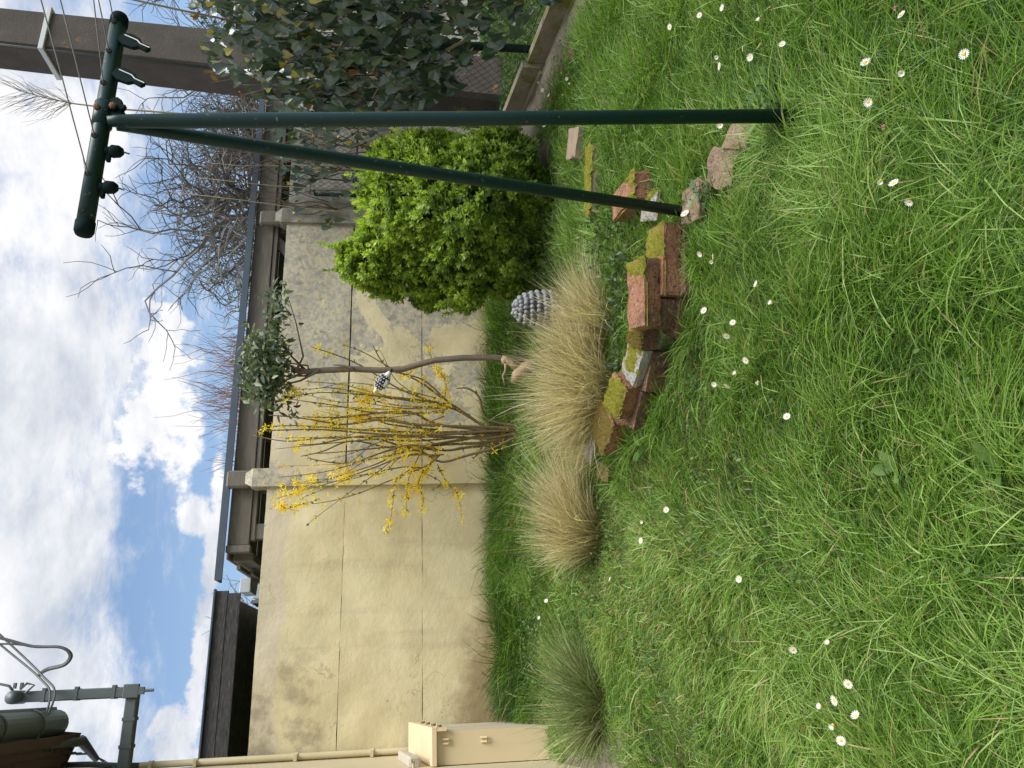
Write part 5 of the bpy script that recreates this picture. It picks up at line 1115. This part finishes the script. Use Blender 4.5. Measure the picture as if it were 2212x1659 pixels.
# grey leaved plants behind the bricks
M_GREYL = leafmat('grey_leaf', [(.07, .115, .055), (.12, .17, .09), (.17, .22, .13)], rough=.55, trans=.2)
def sprigs(name, label, px, py, n, rx, ry, h, lsz, m, cat='plant', grp=None):
    c, d = gh(px, py); th = thing(name, label, cat, c, grp); Ls = []; st_ = MB()
    for k in range(n):
        x, y = c.x + random.gauss(0, rx), c.y + random.gauss(0, ry); z = G(x, y); tip = Vector((x + random.gauss(0, .04), y + random.gauss(-.01, .04), z + h * random.uniform(.6, 1.2))); b0 = Vector((x, y, z - .005)); st_.tube([b0, tip], [.0018, .001], 4, cap=False)
        for j in range(9):
            q = b0.lerp(tip, .15 + .85 * j / 8); Ls.append((q, Vector((random.gauss(0, 1), random.gauss(0, 1), random.uniform(.5, 1.6))).normalized()))
    tag(st_.build('stems', M_TWIG, th), kind='stuff'); Pp = np.array([q[0] for q in Ls]); Xx, Yy, Zz = basis(np.array([q[1] for q in Ls]), RNG.normal(size=Pp.shape)); V, F, A = scatter(LEAF_S[0], LEAF_S[1], Pp, Xx, Yy, Zz, lsz * RNG.uniform(.7, 1.3, len(Pp))); tag(npmesh('leaves', V, F, m, th, A), kind='stuff')
sprigs('carnation_plant', 'silvery leaved low plant behind the topmost brick', 1352, 640, 36, .09, .05, .07, .032, M_GREYL)
sprigs('carnation_plant', 'silvery leaved low plant before the tallest tussock', 1352, 770, 30, .09, .04, .06, .030, M_GREYL)
sprigs('herb', 'dark green sprigs between shrub and bricks', 1330, 520, 60, .12, .08, .09, .030, M_WEED)
sprigs('herb', 'green sprigs at the foot of the shrub', 1190, 540, 60, .14, .07, .08, .030, M_WEED)

# jagged and broad leaved weeds
JV = [(0, 0, 0), (-.10, .15, .02), (-.30, .24, .05), (-.14, .34, .02), (-.36, .50, .05), (-.16, .56, .02), (-.28, .76, .04), (-.08, .78, 0), (0, 1.0, -.05), (.08, .78, 0), (.28, .76, .04), (.16, .56, .02), (.36, .50, .05), (.14, .34, .02), (.30, .24, .05), (.10, .15, .02), (0, .5, -.04)]
JF = [[(16, i + 1, i) for i in range(15)] + [(16, 0, 15)]]
BV = [(0, 0, 0), (-.10, .12, .0), (-.24, .42, .06), (-.20, .75, .05), (0, 1.0, -.02), (.20, .75, .05), (.24, .42, .06), (.10, .12, 0), (0, .45, -.03), (0, .75, -.03)]; BF = [[(0, 8, 1), (1, 8, 2), (2, 8, 9), (2, 9, 3), (3, 9, 4), (4, 9, 5), (5, 9, 6), (6, 9, 8), (6, 8, 7), (7, 8, 0)]]
BF = [[(a, c, b_) for a, b_, c in BF[0]]]
def weed(name, label, px, py, leaves, tv, tf, sz, h, m, spread=1.0, cat='weed'):
    c, d = gh(px, py); th = thing(name, label, cat, c)
    for k in range(leaves):
        an = k * 2.4 + random.uniform(-.3, .3); hz = h * k / max(1, leaves - 1); y_ = np.array([[math.cos(an) * spread, math.sin(an) * spread, random.uniform(.15, .7)]]); Xx, Yy, Zz = basis(y_, np.array([[0, 0, 1.0]]))
        V, F, A = scatter(tv, tf, np.array([[c.x, c.y, c.z + .012 + hz]]), Xx, Yy, Zz, [sz * random.uniform(.75, 1.15)], [random.random()]); npmesh('leaf', V, F, m, th, A)
    if h > .02: b = MB(); b.tube([c - Vector((0, 0, .01)), c + Vector((.005, 0, h + .02))], [.003, .0015], 5); b.build('stem', M_BUD, th)
weed('jagged_weed', 'jagged leaved weed wrapped round the foot of the upright', 1722, 246, 11, JV, JF, .085, .10, M_WEED)
weed('jagged_weed', 'pale jagged weed growing before the brace foot', 1560, 420, 10, JV, JF, .060, .08, M_GREYL)
weed('jagged_weed', 'jagged leaved weed in grass above the upright foot', 1690, 190, 8, JV, JF, .075, .06, M_WEED)
weed('broad_leaf_weed', 'broad leaved seedling before the mossy red brick', 1508, 560, 6, BV, BF, .065, .03, M_WEED)
weed('broad_leaf_weed', 'broad leaved seedling below the square mossy brick', 1405, 966, 6, BV, BF, .075, .03, M_WEED)
weed('broad_leaf_weed', 'pale leafy rosette at the near edge of the lawn', 2190, 1010, 9, BV, BF, .060, .02, M_WEED)
weed('broad_leaf_weed', 'low leafy rosette in the lawn beyond the near edge', 1960, 1010, 8, BV, BF, .055, .015, M_WEED)
# fallen leaves
M_FALL = leafmat('fallen_leaf', [(.16, .085, .055), (.24, .14, .10)], rough=.8, trans=.1)
for lab, x, y, sz in (('curled brown fallen leaf in grass near the concrete strip', 1238, 138, .11), ('dark fallen leaf among the daisies at the fence foot', 1213, 162, .07), ('reddish fallen leaf by the daisies nearest the upright', 1190, 222, .07)):
    c, d = gh(x, y, .04); Xx, Yy, Zz = basis(np.array([[.6, -.7, .25]]), np.array([[0, -.5, .9]])); V, F, A = scatter(JV, JF, np.array([list(c)]), Xx * 1.4, Yy, Zz, [sz], [random.random()]); V[:, 2] += .3 * (V[:, 0] - c.x) ** 2 * 30 * .1
    tag(npmesh('fallen_leaf', V, F, M_FALL, None, A), lab, 'leaf', 'fallen leaves by the fence')

# ------------------------------------------------------------------ daisies
M_PET = leafmat('daisy_petal', [(.72, .72, .68), (.80, .80, .77)], rough=.6, trans=.2); M_PINK = leafmat('pink_petal', [(.55, .16, .24), (.70, .36, .42)], rough=.6, trans=.2)
M_EYE = mat('daisy_eye', [(.60, .33, .015), (.75, .48, .03)], 200, .8); M_STALKG = mat('daisy_stalk', [(.07, .12, .03), (.12, .18, .06)], 60, .7)
def petals(open_, k=15):
    vs = []; f = []
    for i in range(k):
        a = 2 * math.pi * i / k; c, s = math.cos(a), math.sin(a); b0 = len(vs)
        for r_, w_ in ((.25, .05), (.65, .125), (1.0, .07)):
            rr_ = r_ * open_; z_ = r_ * math.sqrt(max(0, 1 - open_ ** 2)) + .04 * ((i % 2) - .5); vs += [(c * rr_ - s * w_, s * rr_ + c * w_, z_), (c * rr_ + s * w_, s * rr_ - c * w_, z_)]
        f += [(b0, b0 + 1, b0 + 3, b0 + 2), (b0 + 2, b0 + 3, b0 + 5, b0 + 4)]
    return vs, f
def dmesh(nm, vs, f, m):
    me = bpy.data.meshes.new(nm); me.from_pydata(vs, [], f); me.materials.append(m); a_ = me.attributes.new('rnd', 'FLOAT', 'POINT'); a_.data.foreach_set('value', [.5] * len(vs)); return me
PM = [dmesh('petals', *petals(o_, k_), M_PET) for o_, k_ in ((.98, 16), (.90, 14), (.60, 13))]; PP = dmesh('petals', *petals(.42, 12), M_PINK)
eb = MB(); eb.sphere((0, 0, .05), (.36, .36, .2), 10, 6); EM = dmesh('eye', eb.v, eb.f, M_EYE)
A_ = 'white daisy between the upright and the top edge'; B_ = 'white daisy in the lawn before the brick edging'; C_ = 'white daisy in the lower half of the picture'; D_ = 'white daisy in the cluster at the fence foot'; E2 = 'white daisy in the lawn below the upright foot'; H_ = 'small white daisy near shrub and knobbed dome'
DS_ = [(x, y, A_) for x, y in ((1511, 33), (1562, 17), (1640, 45), (1447, 58), (1690, 97), (1605, 105), (1640, 100), (1622, 124), (1549, 123), (1555, 143), (1870, 135), (1948, 157), (2083, 117), (1877, 220))] + \
      [(x, y, E2) for x, y in ((1903, 390), (1931, 396), (1965, 435))] + [(x, y, B_) for x, y in ((1538, 564), (1541, 554), (1513, 548), (1521, 671), (1583, 697), (1635, 614), (1668, 655), (1569, 725), (1611, 778), (1590, 808), (1570, 832), (1543, 830), (1638, 824), (1700, 900))] + \
      [(x, y, C_) for x, y in ((1440, 1102), (1388, 1128), (1385, 1168), (1598, 1251), (1318, 1251), (1180, 1298), (1165, 1335), (1790, 1390), (1713, 1403), (1832, 1477), (1774, 1527), (1803, 1513), (1850, 1547), (1800, 1566), (1817, 1600), (1278, 1195))] + \
      [(x, y, D_) for x, y in ((1163, 180), (1160, 203), (1195, 155), (1213, 157), (1172, 195), (1193, 182), (1217, 205), (1186, 206), (1201, 172), (1232, 180), (1200, 140), (1225, 170))] + [(x, y, H_) for x, y in ((1098, 722), (1112, 730), (1130, 546), (1132, 560))] + \
      [(1480, 462, 'large white daisy right in front of the brace foot'), (1556, 270, 'white daisy just behind the upright'), (1176, 272, 'white daisy on bare soil behind the upright'), (1948, 32, 'pale cream daisy beside the pink one'), (1939, 12, 'pink daisy at the top edge of the picture'), (1912, 268, 'closed pink and white daisy bud below the upright foot')]
ORD = 'topmost second third fourth fifth sixth seventh eighth ninth tenth eleventh twelfth thirteenth fourteenth fifteenth sixteenth'.split()
for q in (A_, B_, C_, D_, E2, H_):
    mem = sorted([i for i, d in enumerate(DS_) if d[2] == q], key=lambda i: DS_[i][1])
    for r_, i in enumerate(mem): DS_[i] = (DS_[i][0], DS_[i][1], q + ', ' + ('topmost' if r_ == 0 else 'lowest' if r_ == len(mem) - 1 else ORD[r_] + ' from top'))
for k, (x, y, lab) in enumerate(DS_):
    lift = .085 if x > 1350 else .065; p, d = gh(x, y, lift); p = Vector(p); gr = Vector((p.x + random.uniform(-.02, .02), p.y + random.uniform(0, .03), 0)); gr.z = G(gr.x, gr.y) - .005
    pink = 'pink' in lab and 'beside' not in lab; r = (.0118 if x > 1350 else .0115) * random.uniform(.85, 1.1) * (1.35 if 'large' in lab else 1)
    t_ = thing('daisy', lab, 'daisy', gr, 'daisies in the lawn')
    nd = Vector((random.gauss(0, .6), random.gauss(-.4, .55), 1)).normalized(); me = PP if pink else PM[k % 3 if k % 5 else 0]
    mw = nd.to_track_quat('Z', 'Y').to_matrix().to_4x4() @ Matrix.Rotation(k, 4, 'Z') @ Matrix.Scale(r, 4); mw.translation = p - gr
    o = bpy.data.objects.new('petals', me); COL.objects.link(o); o.parent = t_; o.matrix_local = mw
    if not pink:
        e_ = bpy.data.objects.new('eye', EM); COL.objects.link(e_); e_.parent = t_; e_.matrix_local = mw
    b = MB(); b.tube([gr, gr.lerp(p, .5) + Vector((0, .004, 0)), p], .0012, 5); b.build('stalk', M_STALKG, t_, True)
